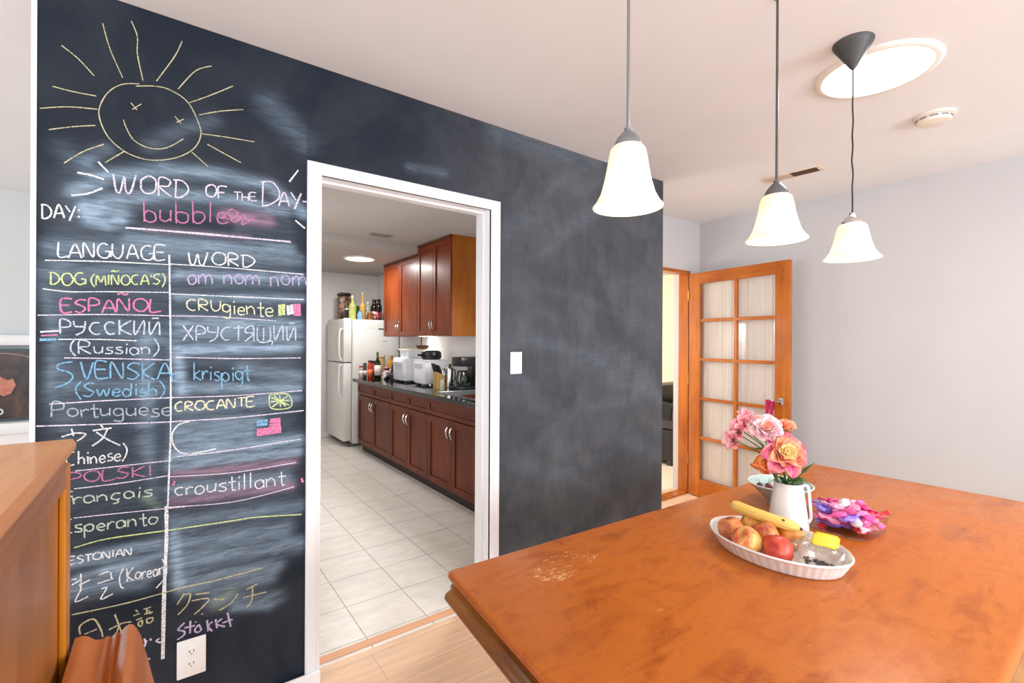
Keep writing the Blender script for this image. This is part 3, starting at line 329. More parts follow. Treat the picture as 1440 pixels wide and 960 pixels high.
["chalk_word","white",0.0056,[[[-0.2455,1.1304],[-0.2406,1.1061]],[[-0.269,1.1063],[-0.2486,1.1126],[-0.2327,1.1151],[-0.2116,1.1093],[-0.2229,1.0953],[-0.2326,1.0891]],[[-0.1737,1.1352],[-0.1686,1.1258]],[[-0.1936,1.1183],[-0.1669,1.1212],[-0.1465,1.1222]],[[-0.1567,1.1219],[-0.1685,1.0911],[-0.1951,1.0678]],[[-0.1853,1.113],[-0.1566,1.0853],[-0.1238,1.061]]]],
["chalk_word","white",0.0049,[[[-0.2617,1.0568],[-0.2712,1.0378],[-0.2714,1.0176],[-0.262,0.9989]],[[-0.2384,1.0532],[-0.2449,1.0548],[-0.2507,1.0527],[-0.2556,1.0439],[-0.2575,1.0332],[-0.2563,1.0218],[-0.251,1.0134],[-0.2443,1.0119],[-0.2383,1.0142]],[[-0.2285,1.0556],[-0.2284,1.0133]],[[-0.2289,1.0271],[-0.2209,1.0338],[-0.215,1.0273],[-0.2145,1.0119]],[[-0.2059,1.0354],[-0.2049,1.0108]],[[-0.2052,1.044],[-0.2053,1.0496]],[[-0.2001,1.0319],[-0.198,1.0094]],[[-0.1985,1.0245],[-0.1904,1.0327],[-0.1853,1.0242],[-0.1836,1.0087]],[[-0.1756,1.0208],[-0.1632,1.0224],[-0.1675,1.0335],[-0.1759,1.0267],[-0.1754,1.0152],[-0.1694,1.0088],[-0.162,1.0138]],[[-0.1441,1.0366],[-0.1533,1.0355],[-0.1539,1.0273],[-0.1433,1.0222],[-0.1468,1.0133],[-0.1573,1.0142]],[[-0.1367,1.0213],[-0.1233,1.0233],[-0.1285,1.0331],[-0.1367,1.0278],[-0.1385,1.0165],[-0.1309,1.0088],[-0.123,1.013]],[[-0.1158,1.0682],[-0.1063,1.0469],[-0.1084,1.0264],[-0.1182,1.0062]]]],
["chalk_flag_drawing","hotpink",0.0126,[[[0.287,1.05],[0.3741,1.055]],[[0.287,1.0587],[0.3741,1.0639]],[[0.3286,1.0717],[0.3713,1.0761]],[[0.3311,1.0831],[0.3713,1.0868]],[[0.3311,1.0949],[0.3712,1.0969]],[[0.3337,1.1034],[0.3712,1.1046]],[[0.2869,1.0673],[0.374,1.0711]]]],
["chalk_flag_drawing","blue",0.0139,[[[0.2868,1.0992],[0.3258,1.103]],[[0.2869,1.0876],[0.3258,1.0895]]]],
["chalk_line","lilacwhite",0.0044,[[[-0.2359,0.9918],[-0.1218,0.9907],[0.017,0.9898]],[[0.0335,1.0002],[0.2125,1.0021],[0.4478,1.015]]]],
["chalk_oval_mark","white",0.0057,[[[0.0694,1.123],[0.0386,1.1153],[0.0193,1.0855],[0.0216,1.0482],[0.0434,1.0146],[0.0832,1.0054],[0.1521,1.0138]]]],
["chalk_word","pink",0.0053,[[[-0.2497,0.9519],[-0.2496,0.9866],[-0.2253,0.9825],[-0.225,0.9705],[-0.2495,0.9667]],[[-0.1956,0.9868],[-0.2038,0.9841],[-0.2118,0.9789],[-0.2149,0.9695],[-0.2114,0.9616],[-0.2042,0.955],[-0.1945,0.951],[-0.1834,0.9536],[-0.1782,0.9601],[-0.1747,0.9679],[-0.1778,0.977],[-0.1849,0.984],[-0.1933,0.9861]],[[-0.1677,0.9845],[-0.1678,0.9488],[-0.1367,0.9495]],[[-0.0991,0.9838],[-0.1189,0.9855],[-0.1291,0.9763],[-0.1162,0.9686],[-0.1019,0.9609],[-0.1159,0.949],[-0.1342,0.9533]],[[-0.0907,0.9457],[-0.0906,0.9827]],[[-0.0584,0.9808],[-0.0898,0.9616],[-0.0572,0.9444]],[[-0.0421,0.946],[-0.0436,0.9826]]]],
["chalk_line","lilacwhite",0.0039,[[[-0.2391,0.9347],[-0.1216,0.9327],[0.0131,0.9372]],[[0.0131,0.9321],[0.2129,0.9153],[0.4293,0.9213]]]],
["chalk_word","palegreen",0.005,[[[-0.2416,0.9261],[-0.2525,0.9247],[-0.2562,0.888]],[[-0.2669,0.9117],[-0.2419,0.9106]],[[-0.2414,0.9063],[-0.2389,0.8847]],[[-0.2394,0.8974],[-0.2306,0.9047],[-0.2198,0.9027]],[[-0.1916,0.8982],[-0.1965,0.9041],[-0.2042,0.9061],[-0.2138,0.9027],[-0.2144,0.8941],[-0.2134,0.8879],[-0.2042,0.882],[-0.1963,0.8846],[-0.1918,0.889]],[[-0.1918,0.9035],[-0.1879,0.8832]],[[-0.1821,0.9036],[-0.1817,0.8816]],[[-0.1806,0.8947],[-0.1694,0.9019],[-0.1598,0.8948],[-0.1578,0.8803]],[[-0.123,0.8991],[-0.1322,0.9009],[-0.1372,0.9009],[-0.1434,0.8958],[-0.1457,0.8903],[-0.145,0.8845],[-0.1384,0.881],[-0.13,0.8792],[-0.1241,0.8814]],[[-0.1322,0.8796],[-0.1281,0.8692],[-0.1418,0.8668]],[[-0.0893,0.8918],[-0.0935,0.898],[-0.1032,0.9014],[-0.1121,0.8961],[-0.1126,0.8903],[-0.1103,0.8825],[-0.1021,0.8774],[-0.0928,0.8793],[-0.0876,0.8847]],[[-0.0891,0.8986],[-0.0853,0.8778]],[[-0.0707,0.8969],[-0.0735,0.8737]],[[-0.0713,0.9045],[-0.0705,0.9095]],[[-0.0362,0.8953],[-0.055,0.8952],[-0.0543,0.8884],[-0.0387,0.8822],[-0.042,0.8744],[-0.0624,0.8753]]]],
["chalk_word","white",0.0049,[[[0.051,0.886],[0.0435,0.8888],[0.0368,0.8875],[0.0308,0.8851],[0.0284,0.8765],[0.0318,0.8688],[0.0385,0.8623],[0.0438,0.8613],[0.0508,0.8632]],[[0.0597,0.8857],[0.0624,0.8589]],[[0.0606,0.8762],[0.0716,0.8849],[0.0811,0.8815]],[[0.1011,0.8849],[0.0932,0.8813],[0.0894,0.8759],[0.0883,0.865],[0.0928,0.8567],[0.1025,0.8547],[0.1108,0.857],[0.1154,0.8637],[0.115,0.8724],[0.1087,0.8812],[0.1018,0.8855]],[[0.1257,0.8844],[0.1261,0.8612],[0.1379,0.8556],[0.15,0.8629]],[[0.1523,0.8852],[0.1499,0.8546]],[[0.1849,0.8811],[0.1654,0.879],[0.1682,0.8708],[0.1846,0.8614],[0.1795,0.8512],[0.1587,0.8549]],[[0.2041,0.9007],[0.206,0.8513],[0.2168,0.8506]],[[0.1921,0.8803],[0.2165,0.8816]],[[0.2279,0.8789],[0.2275,0.8468]],[[0.2271,0.8902],[0.2293,0.899]],[[0.2454,0.9055],[0.2458,0.8449]],[[0.266,0.9057],[0.2667,0.8461]],[[0.3116,0.8604],[0.3042,0.8712],[0.2947,0.8718],[0.285,0.8671],[0.2823,0.8561],[0.2844,0.848],[0.2918,0.8399],[0.3043,0.8407],[0.312,0.8491]],[[0.311,0.8706],[0.3139,0.8386]],[[0.3211,0.8724],[0.3223,0.8399]],[[0.3232,0.8621],[0.3378,0.8727],[0.3505,0.8601],[0.3521,0.8395]],[[0.3754,0.8922],[0.3783,0.8404],[0.3902,0.84]],[[0.3648,0.8731],[0.3916,0.8729]]]],
["chalk_line","lilacwhite",0.0039,[[[-0.2387,0.84],[-0.1025,0.8298],[0.0573,0.8168]],[[0.0054,0.8248],[0.2134,0.8041],[0.4243,0.8235]]]],
["chalk_word","palegreen",0.0053,[[[-0.244,0.8367],[-0.2721,0.838],[-0.2711,0.7962],[-0.2424,0.7937]],[[-0.273,0.8188],[-0.2491,0.8166]],[[-0.2192,0.8149],[-0.2334,0.8152],[-0.2321,0.8066],[-0.2208,0.8007],[-0.2218,0.792],[-0.2371,0.7947]],[[-0.2134,0.8097],[-0.2128,0.7688]],[[-0.2124,0.8023],[-0.2101,0.8081],[-0.2042,0.811],[-0.1969,0.8104],[-0.1918,0.8051],[-0.1906,0.7996],[-0.1927,0.7924],[-0.1979,0.7885],[-0.2046,0.7895],[-0.2086,0.7935],[-0.2123,0.798]],[[-0.182,0.7962],[-0.1625,0.7962],[-0.1695,0.8067],[-0.1798,0.8025],[-0.1812,0.7924],[-0.1722,0.7844],[-0.163,0.7856]],[[-0.1547,0.8067],[-0.155,0.7842]],[[-0.1539,0.7977],[-0.1447,0.8071],[-0.1376,0.8038]],[[-0.1119,0.7961],[-0.1159,0.8048],[-0.1245,0.8058],[-0.1314,0.8015],[-0.1318,0.7954],[-0.1307,0.7858],[-0.1246,0.7818],[-0.1163,0.7828],[-0.1118,0.7882]],[[-0.1098,0.8029],[-0.1096,0.7815]],[[-0.1021,0.8054],[-0.1024,0.78]],[[-0.1022,0.7958],[-0.0908,0.8032],[-0.0831,0.7955],[-0.0814,0.7782]],[[-0.0615,0.817],[-0.0594,0.7758],[-0.051,0.7759]],[[-0.072,0.8005],[-0.0517,0.8]],[[-0.0352,0.8002],[-0.0412,0.7979],[-0.0456,0.7915],[-0.0457,0.7841],[-0.0413,0.7764],[-0.0357,0.7751],[-0.028,0.7758],[-0.0235,0.7829],[-0.0212,0.7904],[-0.0256,0.7959],[-0.035,0.7985]]]],
["chalk_line","lime",0.0051,[[[-0.2384,0.7429],[-0.163,0.7522],[-0.0463,0.7461],[0.0139,0.742],[0.2208,0.7319],[0.2859,0.7287],[0.452,0.7045]]]],
["chalk_word","white",0.0045,[[[-0.2354,0.7154],[-0.2505,0.7157],[-0.2495,0.6924],[-0.2345,0.6921]],[[-0.25,0.7047],[-0.2381,0.7046]],[[-0.2149,0.7115],[-0.2244,0.7138],[-0.2294,0.7081],[-0.2224,0.7023],[-0.2157,0.6964],[-0.2224,0.6902],[-0.2309,0.6927]],[[-0.2112,0.7133],[-0.1935,0.7117]],[[-0.2033,0.7131],[-0.2033,0.6891]],[[-0.1819,0.7132],[-0.1869,0.7126],[-0.1905,0.7082],[-0.1923,0.7021],[-0.1909,0.6963],[-0.186,0.6918],[-0.1811,0.69],[-0.1757,0.6905],[-0.1718,0.6954],[-0.1704,0.701],[-0.1713,0.7067],[-0.1755,0.7115],[-0.1813,0.7132]],[[-0.1674,0.6869],[-0.1665,0.711],[-0.151,0.6857],[-0.1506,0.7091]],[[-0.1413,0.6874],[-0.1409,0.7107]],[[-0.1356,0.6846],[-0.1238,0.7081],[-0.1144,0.6838]],[[-0.1322,0.6934],[-0.1164,0.6925]],[[-0.1111,0.6839],[-0.1104,0.7072],[-0.0951,0.682],[-0.0935,0.7062]]]],
["chalk_word","white",0.0051,[[[-0.2437,0.6413],[-0.2309,0.6397]],[[-0.243,0.6238],[-0.2229,0.6339]],[[-0.2213,0.6543],[-0.2211,0.5976]],[[-0.226,0.6174],[-0.1984,0.628]],[[-0.2227,0.5981],[-0.2339,0.5669],[-0.2031,0.5745]],[[-0.1769,0.6371],[-0.1498,0.6405],[-0.1446,0.6121]],[[-0.1801,0.6093],[-0.1395,0.6151]],[[-0.17,0.5885],[-0.1565,0.5888],[-0.1715,0.5556],[-0.141,0.5639]]]],
["chalk_word","white",0.0049,[[[-0.1135,0.6438],[-0.1239,0.6128],[-0.1203,0.5823],[-0.1115,0.5737]],[[-0.0078,0.6449],[0.0045,0.6084],[0.0,0.5766],[-0.0244,0.5472]]]],
["chalk_word","white",0.0047,[[[-0.1034,0.5939],[-0.1046,0.6378]],[[-0.087,0.6373],[-0.1027,0.6131],[-0.0867,0.5926]],[[-0.0741,0.6183],[-0.0783,0.616],[-0.0816,0.61],[-0.0814,0.602],[-0.0793,0.5979],[-0.0747,0.5952],[-0.071,0.5965],[-0.0687,0.6027],[-0.0674,0.6108],[-0.0705,0.6164],[-0.0748,0.6183]],[[-0.0639,0.6143],[-0.0631,0.5924]],[[-0.0627,0.6068],[-0.0578,0.6148],[-0.0535,0.6117]],[[-0.0499,0.6023],[-0.0389,0.6028],[-0.0421,0.6136],[-0.0482,0.6098],[-0.0488,0.596],[-0.0439,0.5904],[-0.0374,0.593]],[[-0.0203,0.6059],[-0.0241,0.6121],[-0.0276,0.6136],[-0.0325,0.6091],[-0.0329,0.6024],[-0.0318,0.5939],[-0.0287,0.5903],[-0.0241,0.5916],[-0.0208,0.5981]],[[-0.0207,0.6126],[-0.0198,0.5905]],[[-0.0161,0.6152],[-0.0144,0.5917]],[[-0.0155,0.6072],[-0.0089,0.6149],[-0.0031,0.6073],[-0.0022,0.5925]]]],
["chalk_line","yellow",0.0046,[[[-0.2427,0.5273],[-0.1013,0.5208],[0.0585,0.5257],[0.1683,0.5217],[0.3091,0.5251]]]],
["chalk_word","yellow",0.0051,[[[-0.2222,0.4564],[-0.2223,0.4847],[-0.1896,0.4953],[-0.1711,0.4534],[-0.166,0.427]],[[-0.2125,0.4528],[-0.1812,0.4592]],[[-0.1355,0.4924],[-0.1179,0.4253]],[[-0.1508,0.4461],[-0.1163,0.4555],[-0.0916,0.4524]],[[-0.1233,0.4543],[-0.1301,0.4297]],[[-0.1197,0.4259],[-0.0986,0.4389]],[[-0.081,0.4891],[-0.0748,0.4811]],[[-0.0863,0.4712],[-0.0701,0.4735]],[[-0.079,0.4535],[-0.0628,0.4562]],[[-0.0592,0.4842],[-0.039,0.4854]],[[-0.0482,0.4838],[-0.0518,0.4664]],[[-0.0573,0.4673],[-0.0334,0.4658]],[[-0.0445,0.4756],[-0.0389,0.4621]],[[-0.051,0.4476],[-0.0333,0.4462],[-0.037,0.4334],[-0.048,0.4326],[-0.051,0.4476]],[[-0.0736,0.4438],[-0.0627,0.4461],[-0.0645,0.4291],[-0.0717,0.4317],[-0.0736,0.4438]]]],
["chalk_word","lilacwhite",0.006,[[[-0.057,0.3825],[-0.0533,0.3648],[-0.0569,0.3523]],[[-0.0496,0.3728],[-0.0533,0.3648]],[[-0.0404,0.3764],[-0.0382,0.3685]],[[-0.0143,0.3667],[-0.0236,0.3608],[-0.0104,0.3502]],[[-0.0494,0.3076],[-0.0402,0.3054]]]],
["chalk_word","yellow",0.0053,[[[0.0573,0.503],[0.0356,0.4699]],[[0.0573,0.4977],[0.075,0.4948],[0.0663,0.4599],[0.0379,0.4319]],[[0.0908,0.4888],[0.1342,0.4818]],[[0.0796,0.4691],[0.132,0.4605],[0.1114,0.4343],[0.0866,0.417]],[[0.1483,0.4525],[0.1791,0.4427]],[[0.2252,0.4478],[0.2033,0.4209],[0.165,0.4055]],[[0.2551,0.4557],[0.2906,0.4679]],[[0.2427,0.4281],[0.3246,0.4255]],[[0.2753,0.461],[0.273,0.4098],[0.2554,0.3868]]]],
["chalk_word","purple",0.0068,[[[0.0577,0.3968],[0.039,0.3783],[0.0579,0.3651],[0.0548,0.3512],[0.0361,0.3431]],[[0.0754,0.3976],[0.0747,0.352]],[[0.0578,0.378],[0.089,0.3756]],[[0.1012,0.3751],[0.089,0.3604],[0.0958,0.3482],[0.1085,0.3534],[0.1012,0.3751]],[[0.0912,0.3894],[0.0921,0.3864]],[[0.1115,0.4124],[0.1115,0.408]],[[0.1268,0.3826],[0.1302,0.3402]],[[0.144,0.3711],[0.1301,0.3594],[0.1427,0.3357]],[[0.1533,0.3762],[0.1582,0.3412]],[[0.1747,0.3716],[0.1558,0.3587],[0.1844,0.3375]],[[0.1914,0.3883],[0.2028,0.331]],[[0.1747,0.3548],[0.2085,0.3572]]]],
["chalk_scribble","pink",0.0054,[[[0.1808,1.8968],[0.1992,1.9161],[0.2181,1.903],[0.1994,1.8783],[0.1808,1.8915],[0.2088,1.869],[0.2442,1.9018],[0.2325,1.8617],[0.2758,1.8959]]]],
["chalk_mark","hotpink",0.0088,[[[0.4513,0.8538],[0.4569,0.8353]]]],
["chalk_mark","hotpink",0.0076,[[[0.0215,0.9003],[0.0276,0.9145]]]]]
DUST=[
[[[-0.2408,1.8966],[-0.1622,1.9639],[-0.0095,2.0213],[0.1619,2.0403],[0.3301,2.0284],[0.4571,1.9423]],0.032,0.42,0],
[[[-0.2148,1.8317],[-0.1619,1.8832],[0.0112,1.9398],[0.2084,1.9555],[0.3821,1.9357]],0.03,0.35,0],
[[[-0.2149,1.855],[-0.2008,1.8106],[-0.1616,1.8025],[-0.125,1.8176]],0.021,0.55,0],
[[[-0.1974,1.8463],[-0.1251,1.8465]],0.033,0.4,0],
[[[-0.0584,1.8426],[0.1856,1.8546]],0.03,-0.12,0],
[[[0.1808,1.8915],[0.3256,1.8926]],0.03,0.5,1],
[[[-0.0583,1.8032],[0.2567,1.8158]],0.012,0.25,1],
[[[-0.2984,1.7165],[0.012,1.7374],[0.4362,1.7497]],0.036,0.22,0],
[[[-0.3143,1.6361],[0.4639,1.6646]],0.036,0.18,0],
[[[-0.1061,1.7647],[0.1404,1.7711],[0.4092,1.7901]],0.024,0.3,0],
[[[0.033,1.6557],[0.4502,1.6782]],0.015,0.35,0],
[[[0.0333,1.5716],[0.4506,1.5905]],0.02,0.38,0],
[[[0.0336,1.49],[0.4374,1.4879]],0.026,0.36,0],
[[[0.0442,1.4519],[0.4376,1.4442]],0.041,0.3,0],
[[[0.0341,1.3829],[0.4379,1.3918]],0.026,0.5,0],
[[[0.0341,1.3624],[0.0472,1.2341]],0.023,0.6,0],
[[[0.0769,1.2453],[0.4387,1.2258]],0.023,0.36,0],
[[[0.2349,1.305],[0.4385,1.2695]],0.033,0.3,0],
[[[0.0767,1.2971],[0.3851,1.2774]],0.031,-0.1,0],
[[[0.0349,1.171],[0.4389,1.1821]],0.026,0.25,0],
[[[0.0352,1.1072],[0.2842,1.1093]],0.031,0.3,0],
[[[0.0354,1.0612],[0.26,1.0565]],0.036,0.35,0],
[[[0.0252,1.0065],[0.4397,1.013]],0.031,0.45,0],
[[[0.015,0.9698],[0.4399,0.9635]],0.025,0.4,0],
[[[0.0255,0.9352],[0.4266,0.9275]],0.02,0.4,1],
[[[0.0257,0.8792],[0.387,0.8645]],0.036,0.3,0],
[[[0.0259,0.841],[0.4136,0.8312]],0.025,0.35,1],
[[[0.0262,0.7646],[0.4409,0.7389]],0.036,0.25,0],
[[[0.0265,0.6882],[0.3879,0.655]],0.046,0.3,0],
[[[0.0371,0.6216],[0.4417,0.5842]],0.041,0.36,0],
[[[0.0374,0.5577],[0.3625,0.5187]],0.036,0.36,0],
[[[0.0263,0.7264],[0.0417,0.5308]],0.02,0.45,0],
[[[0.0586,0.5128],[0.337,0.4778]],0.036,0.3,0],
[[[0.146,0.4461],[0.3631,0.3905]],0.037,0.28,0],
[[[0.2152,0.3967],[0.3376,0.3647]],0.022,0.3,0],
[[[0.1574,0.4291],[0.2031,0.4683]],0.027,0.3,2],
[[[-0.245,0.6985],[-0.0244,0.7009]],0.028,0.45,0],
[[[-0.2278,0.6475],[-0.0142,0.6607]],0.023,0.3,0],
[[[-0.2447,0.6063],[-0.0633,0.5874]],0.041,0.42,0],
[[[-0.1572,0.6508],[-0.014,0.6105]],0.033,0.25,0],
[[[-0.3141,1.5913],[-0.2893,1.4348],[-0.2967,1.2316]],0.022,0.14,0],
[[[-0.2819,1.6845],[-0.2717,1.1388]],0.045,0.08,0],
[[[-0.1603,1.4603],[0.0133,1.4134]],0.048,0.14,0],
[[[-0.0568,1.4131],[-0.056,1.2154]],0.03,0.22,0],
[[[-0.0654,1.1422],[-0.0552,1.0176]],0.03,0.15,0],
[[[-0.2471,1.2743],[0.0139,1.2487]],0.032,0.12,0],
[[[-0.0462,1.2148],[-0.035,0.8654]],0.025,0.12,0],
[[[-0.0546,0.8692],[-0.0249,0.8335]],0.02,0.3,2],
[[[-0.2154,1.9946],[-0.1893,2.0358],[-0.1625,2.0541]],0.028,0.2,0],
[[[-0.0496,2.0942],[0.0518,2.1836],[0.1385,2.2336]],0.035,0.12,0],
[[[0.3286,2.3432],[0.4613,2.2362]],0.073,0.14,0],
[[[-0.2666,2.0286],[-0.2153,1.9713]],0.046,0.1,0],
[[[0.9157,2.2347],[1.1029,2.2483]],0.027,0.25,0],
[[[1.4201,2.5363],[1.715,2.5341],[2.115,2.5898]],0.098,0.16,0],
[[[1.4235,1.9876],[1.7176,2.1498]],0.114,0.1,0],
[[[1.7158,0.6149],[1.9969,0.6625],[2.3153,0.6862]],0.04,0.04812923833479617,0],
[[[2.461,0.7683],[2.6511,0.702],[2.8557,0.5851]],0.079,0.11132906410323157,0],
[[[2.3204,2.5789],[2.6007,2.7769],[2.9136,2.9742]],0.046,0.1073998024324525,0],
[[[1.5051,0.5187],[1.5816,0.5613],[1.6611,0.5555]],0.051,0.07107753783588847,0],
[[[1.8512,0.646],[2.0114,0.5974],[2.1833,0.4998]],0.061,0.10769033374511283,0],
[[[2.4543,1.2519],[2.5935,1.205],[2.7404,1.1375]],0.101,0.08467004016506469,0],
[[[2.3137,1.1736],[2.6233,1.097],[2.9728,0.9668]],0.064,0.10799555499847274,0],
[[[1.3599,0.4983],[1.4941,0.458],[1.6373,0.4147]],0.031,0.054724267031859425,0],
[[[1.4072,1.1466],[1.4791,1.1454],[1.5537,1.1097]],0.058,0.05101782512020432,0],
[[[1.4317,1.5137],[1.517,1.5407],[1.6061,1.5174]],0.066,0.047242660825910304,0],
[[[2.5709,1.5552],[2.6976,1.5354],[2.8309,1.4486]],0.095,0.0724597612054836,0],
[[[2.3131,2.562],[2.665,2.6834],[3.0692,2.7534]],0.079,0.10583828498602349,0],
[[[1.8563,2.0672],[2.1833,2.2388],[2.5599,2.3731]],0.06,0.11215795611890592,0],
[[[1.7213,1.4117],[2.0041,1.3676],[2.3248,1.2603]],0.063,0.09548161123317508,0],
[[[1.8275,0.465],[1.9739,0.4488],[2.13,0.4211]],0.044,0.04374527752559766,0],
[[[1.7406,2.2567],[1.9097,2.3968],[2.0922,2.485]],0.034,0.05900144484373661,0],
[[[1.3684,1.2782],[1.5199,1.2226],[1.6828,1.1595]],0.05,0.07634628387248685,0],
[[[1.7577,1.7201],[2.0667,1.686],[2.421,1.584]],0.037,0.054867413917956645,0],
[[[1.9974,2.3311],[2.2842,2.4685],[2.6079,2.5656]],0.053,0.07871760341540796,0],
[[[1.8076,2.5172],[1.9963,2.5374],[2.201,2.5506]],0.09,0.05132866077804063,0],
[[[2.1295,1.0105],[2.3457,1.0275],[2.5817,1.0368]],0.047,0.08748184552707292,0],
[[[1.7139,1.9124],[1.9371,2.0616],[2.1836,2.1987]],0.035,0.05224208379949997,0],
[[[1.2861,1.3744],[1.4807,1.4228],[1.6949,1.4288]],0.073,0.08067739755994921,0],
[[[1.7278,0.8605],[1.8158,0.8345],[1.9077,0.7545]],0.066,0.0623811160911865,0],
[[[1.298,0.8028],[1.4989,0.7597],[1.7204,0.6846]],0.069,0.08887754269782902,0],
[[[1.904,1.272],[2.1851,1.309],[2.5017,1.3483]],0.082,0.04433302049077219,0]]

# ------------------------------------------------------------------ chalkboard wall
def m_board():
    m, nt, b = newmat('chalkboard_paint'); L = nt.links.new
    tc = nd(nt, 'ShaderNodeTexCoord'); at = nd(nt, 'ShaderNodeAttribute', _attribute_name='dust')
    sp = nd(nt, 'ShaderNodeSeparateColor'); L(at.outputs['Color'], sp.inputs[0])
    m2 = nd(nt, 'ShaderNodeMapping'); m2.inputs['Scale'].default_value = (3.5, 1, 26); m2.inputs['Rotation'].default_value = (0, .12, 0); L(tc.outputs['Object'], m2.inputs[0])
    st = nd(nt, 'ShaderNodeTexNoise', Scale=2.6, Detail=6., Roughness=.7, Distortion=.6); L(m2.outputs[0], st.inputs['Vector'])
    mr = nd(nt, 'ShaderNodeMapRange'); mr.inputs[1].default_value = .32; mr.inputs[2].default_value = .68; mr.inputs[3].default_value = .35; mr.inputs[4].default_value = 1.5; L(st.outputs[0], mr.inputs[0])
    cl = nd(nt, 'ShaderNodeTexNoise', Scale=2.4, Detail=8., Roughness=.62, Distortion=.8); L(tc.outputs['Object'], cl.inputs['Vector'])
    mc = nd(nt, 'ShaderNodeMapRange'); mc.inputs[1].default_value = .42; mc.inputs[2].default_value = .78; mc.inputs[3].default_value = 0; mc.inputs[4].default_value = .13; L(cl.outputs[0], mc.inputs[0])
    cur = b.inputs['Base Color']; base = nd(nt, 'ShaderNodeMix', _data_type='RGBA')
    base.inputs[6].default_value = lin('#1c2430'); base.inputs[7].default_value = lin('#82868c'); L(mc.outputs[0], base.inputs[0]); prev = base.outputs[2]
    for ch, col in ((0, '#98afc4'), (1, '#c79ab4'), (2, '#9fb79a')):
        mu = nd(nt, 'ShaderNodeMath', _operation='MULTIPLY'); mu.use_clamp = True; L(sp.outputs[ch], mu.inputs[0]); L(mr.outputs[0], mu.inputs[1])
        mx = nd(nt, 'ShaderNodeMix', _data_type='RGBA'); L(mu.outputs[0], mx.inputs[0]); L(prev, mx.inputs[6]); mx.inputs[7].default_value = lin(col); prev = mx.outputs[2]
    ha = nd(nt, 'ShaderNodeAttribute', _attribute_name='haze'); h2 = nd(nt, 'ShaderNodeMapRange'); h2.inputs[1].default_value = .3; h2.inputs[2].default_value = .75; h2.inputs[3].default_value = .55; h2.inputs[4].default_value = 1.7; m5 = nd(nt, 'ShaderNodeMapping'); m5.inputs['Scale'].default_value = (7, 1, 2.2); L(tc.outputs['Object'], m5.inputs[0]); vn = nd(nt, 'ShaderNodeTexNoise', Scale=2.2, Detail=8., Roughness=.65, Distortion=.4); L(m5.outputs[0], vn.inputs['Vector']); av = nd(nt, 'ShaderNodeMix', _data_type='FLOAT'); av.inputs[0].default_value = .45; L(cl.outputs[0], av.inputs[2]); L(vn.outputs[0], av.inputs[3]); L(av.outputs[0], h2.inputs[0])
    hm = nd(nt, 'ShaderNodeMath', _operation='MULTIPLY'); L(ha.outputs['Fac'], hm.inputs[0]); L(h2.outputs[0], hm.inputs[1])
    mx = nd(nt, 'ShaderNodeMix', _data_type='RGBA'); L(hm.outputs[0], mx.inputs[0]); L(prev, mx.inputs[6]); mx.inputs[7].default_value = lin('#b3b0b0'); prev = mx.outputs[2]
    L(prev, cur); b.inputs['Roughness'].default_value = .62; b.inputs['Specular IOR Level'].default_value = .2
    return m
def board():
    ST = .01
    xs = sorted(set([XL, XR, TI[0]-.012, TI[1]+.012] + [round(XL+ST*i, 4) for i in range(1, int((XR-XL)/ST))]))
    zs = sorted(set([0, H, TI[2]+.012] + [round(ST*i, 4) for i in range(1, int(H/ST))]))
    X, Z = np.meshgrid(xs, zs, indexing='ij'); D = np.zeros(X.shape+(3,))
    for pts, w, s, ch in DUST:
        dmin = np.full(X.shape, 9.)
        for (ax, az), (bx, bz) in zip(pts, pts[1:]):
            L2 = (bx-ax)**2+(bz-az)**2+1e-9; t = np.clip(((X-ax)*(bx-ax)+(Z-az)*(bz-az))/L2, 0, 1)
            dmin = np.minimum(dmin, np.hypot(X-ax-t*(bx-ax), Z-az-t*(bz-az)))
        g = s*np.exp(-(dmin/(w*.75))**2)
        D[..., ch] += g
    D[..., 0] *= np.where(X < .47, 1.35, .7)
    D[..., 0] += np.where(X < .47, .10*np.clip((X+.32)/.06, 0, 1)*np.clip((.46-X)/.06, 0, 1)*np.clip((2.06-Z)/.2, 0, 1)*np.clip((Z-.55)/.35, 0, 1), 0)
    s_ = np.clip((X-.75)/1.0, 0, 1); s_ = s_*s_*(3-2*s_)          # years of wiped chalk on the right half
    D = np.clip(D, 0, .85)
    nx, nz = len(xs), len(zs); verts = [(X[i, k], YW, Z[i, k]) for i in range(nx) for k in range(nz)]
    faces = []
    for i in range(nx-1):
        for k in range(nz-1):
            cx, cz = (xs[i]+xs[i+1])/2, (zs[k]+zs[k+1])/2
            if TI[0]-.012 < cx < TI[1]+.012 and cz < TI[2]+.012: continue
            faces.append((i*nz+k, (i+1)*nz+k, (i+1)*nz+k+1, i*nz+k+1))
    me = bpy.data.meshes.new('wall_chalkboard'); me.from_pydata(verts, [], faces); me.materials.append(m_board())
    a = me.color_attributes.new('dust', 'FLOAT_COLOR', 'POINT')
    buf = np.ones((nx*nz, 4)); buf[:, :3] = D.reshape(-1, 3); a.data.foreach_set('color', buf.ravel())
    hz = me.attributes.new('haze', 'FLOAT', 'POINT'); hz.data.foreach_set('value', (s_*.115).ravel())
    o = bpy.data.objects.new('wall_chalkboard', me); COL.objects.link(o)
    sm = o.modifiers.new('thick', 'SOLIDIFY'); sm.thickness = .003; sm.offset = -1
    return tag(o, 'black chalkboard wall covered in chalk writing around the kitchen opening', 'wall', None, 'structure')
wall = board()
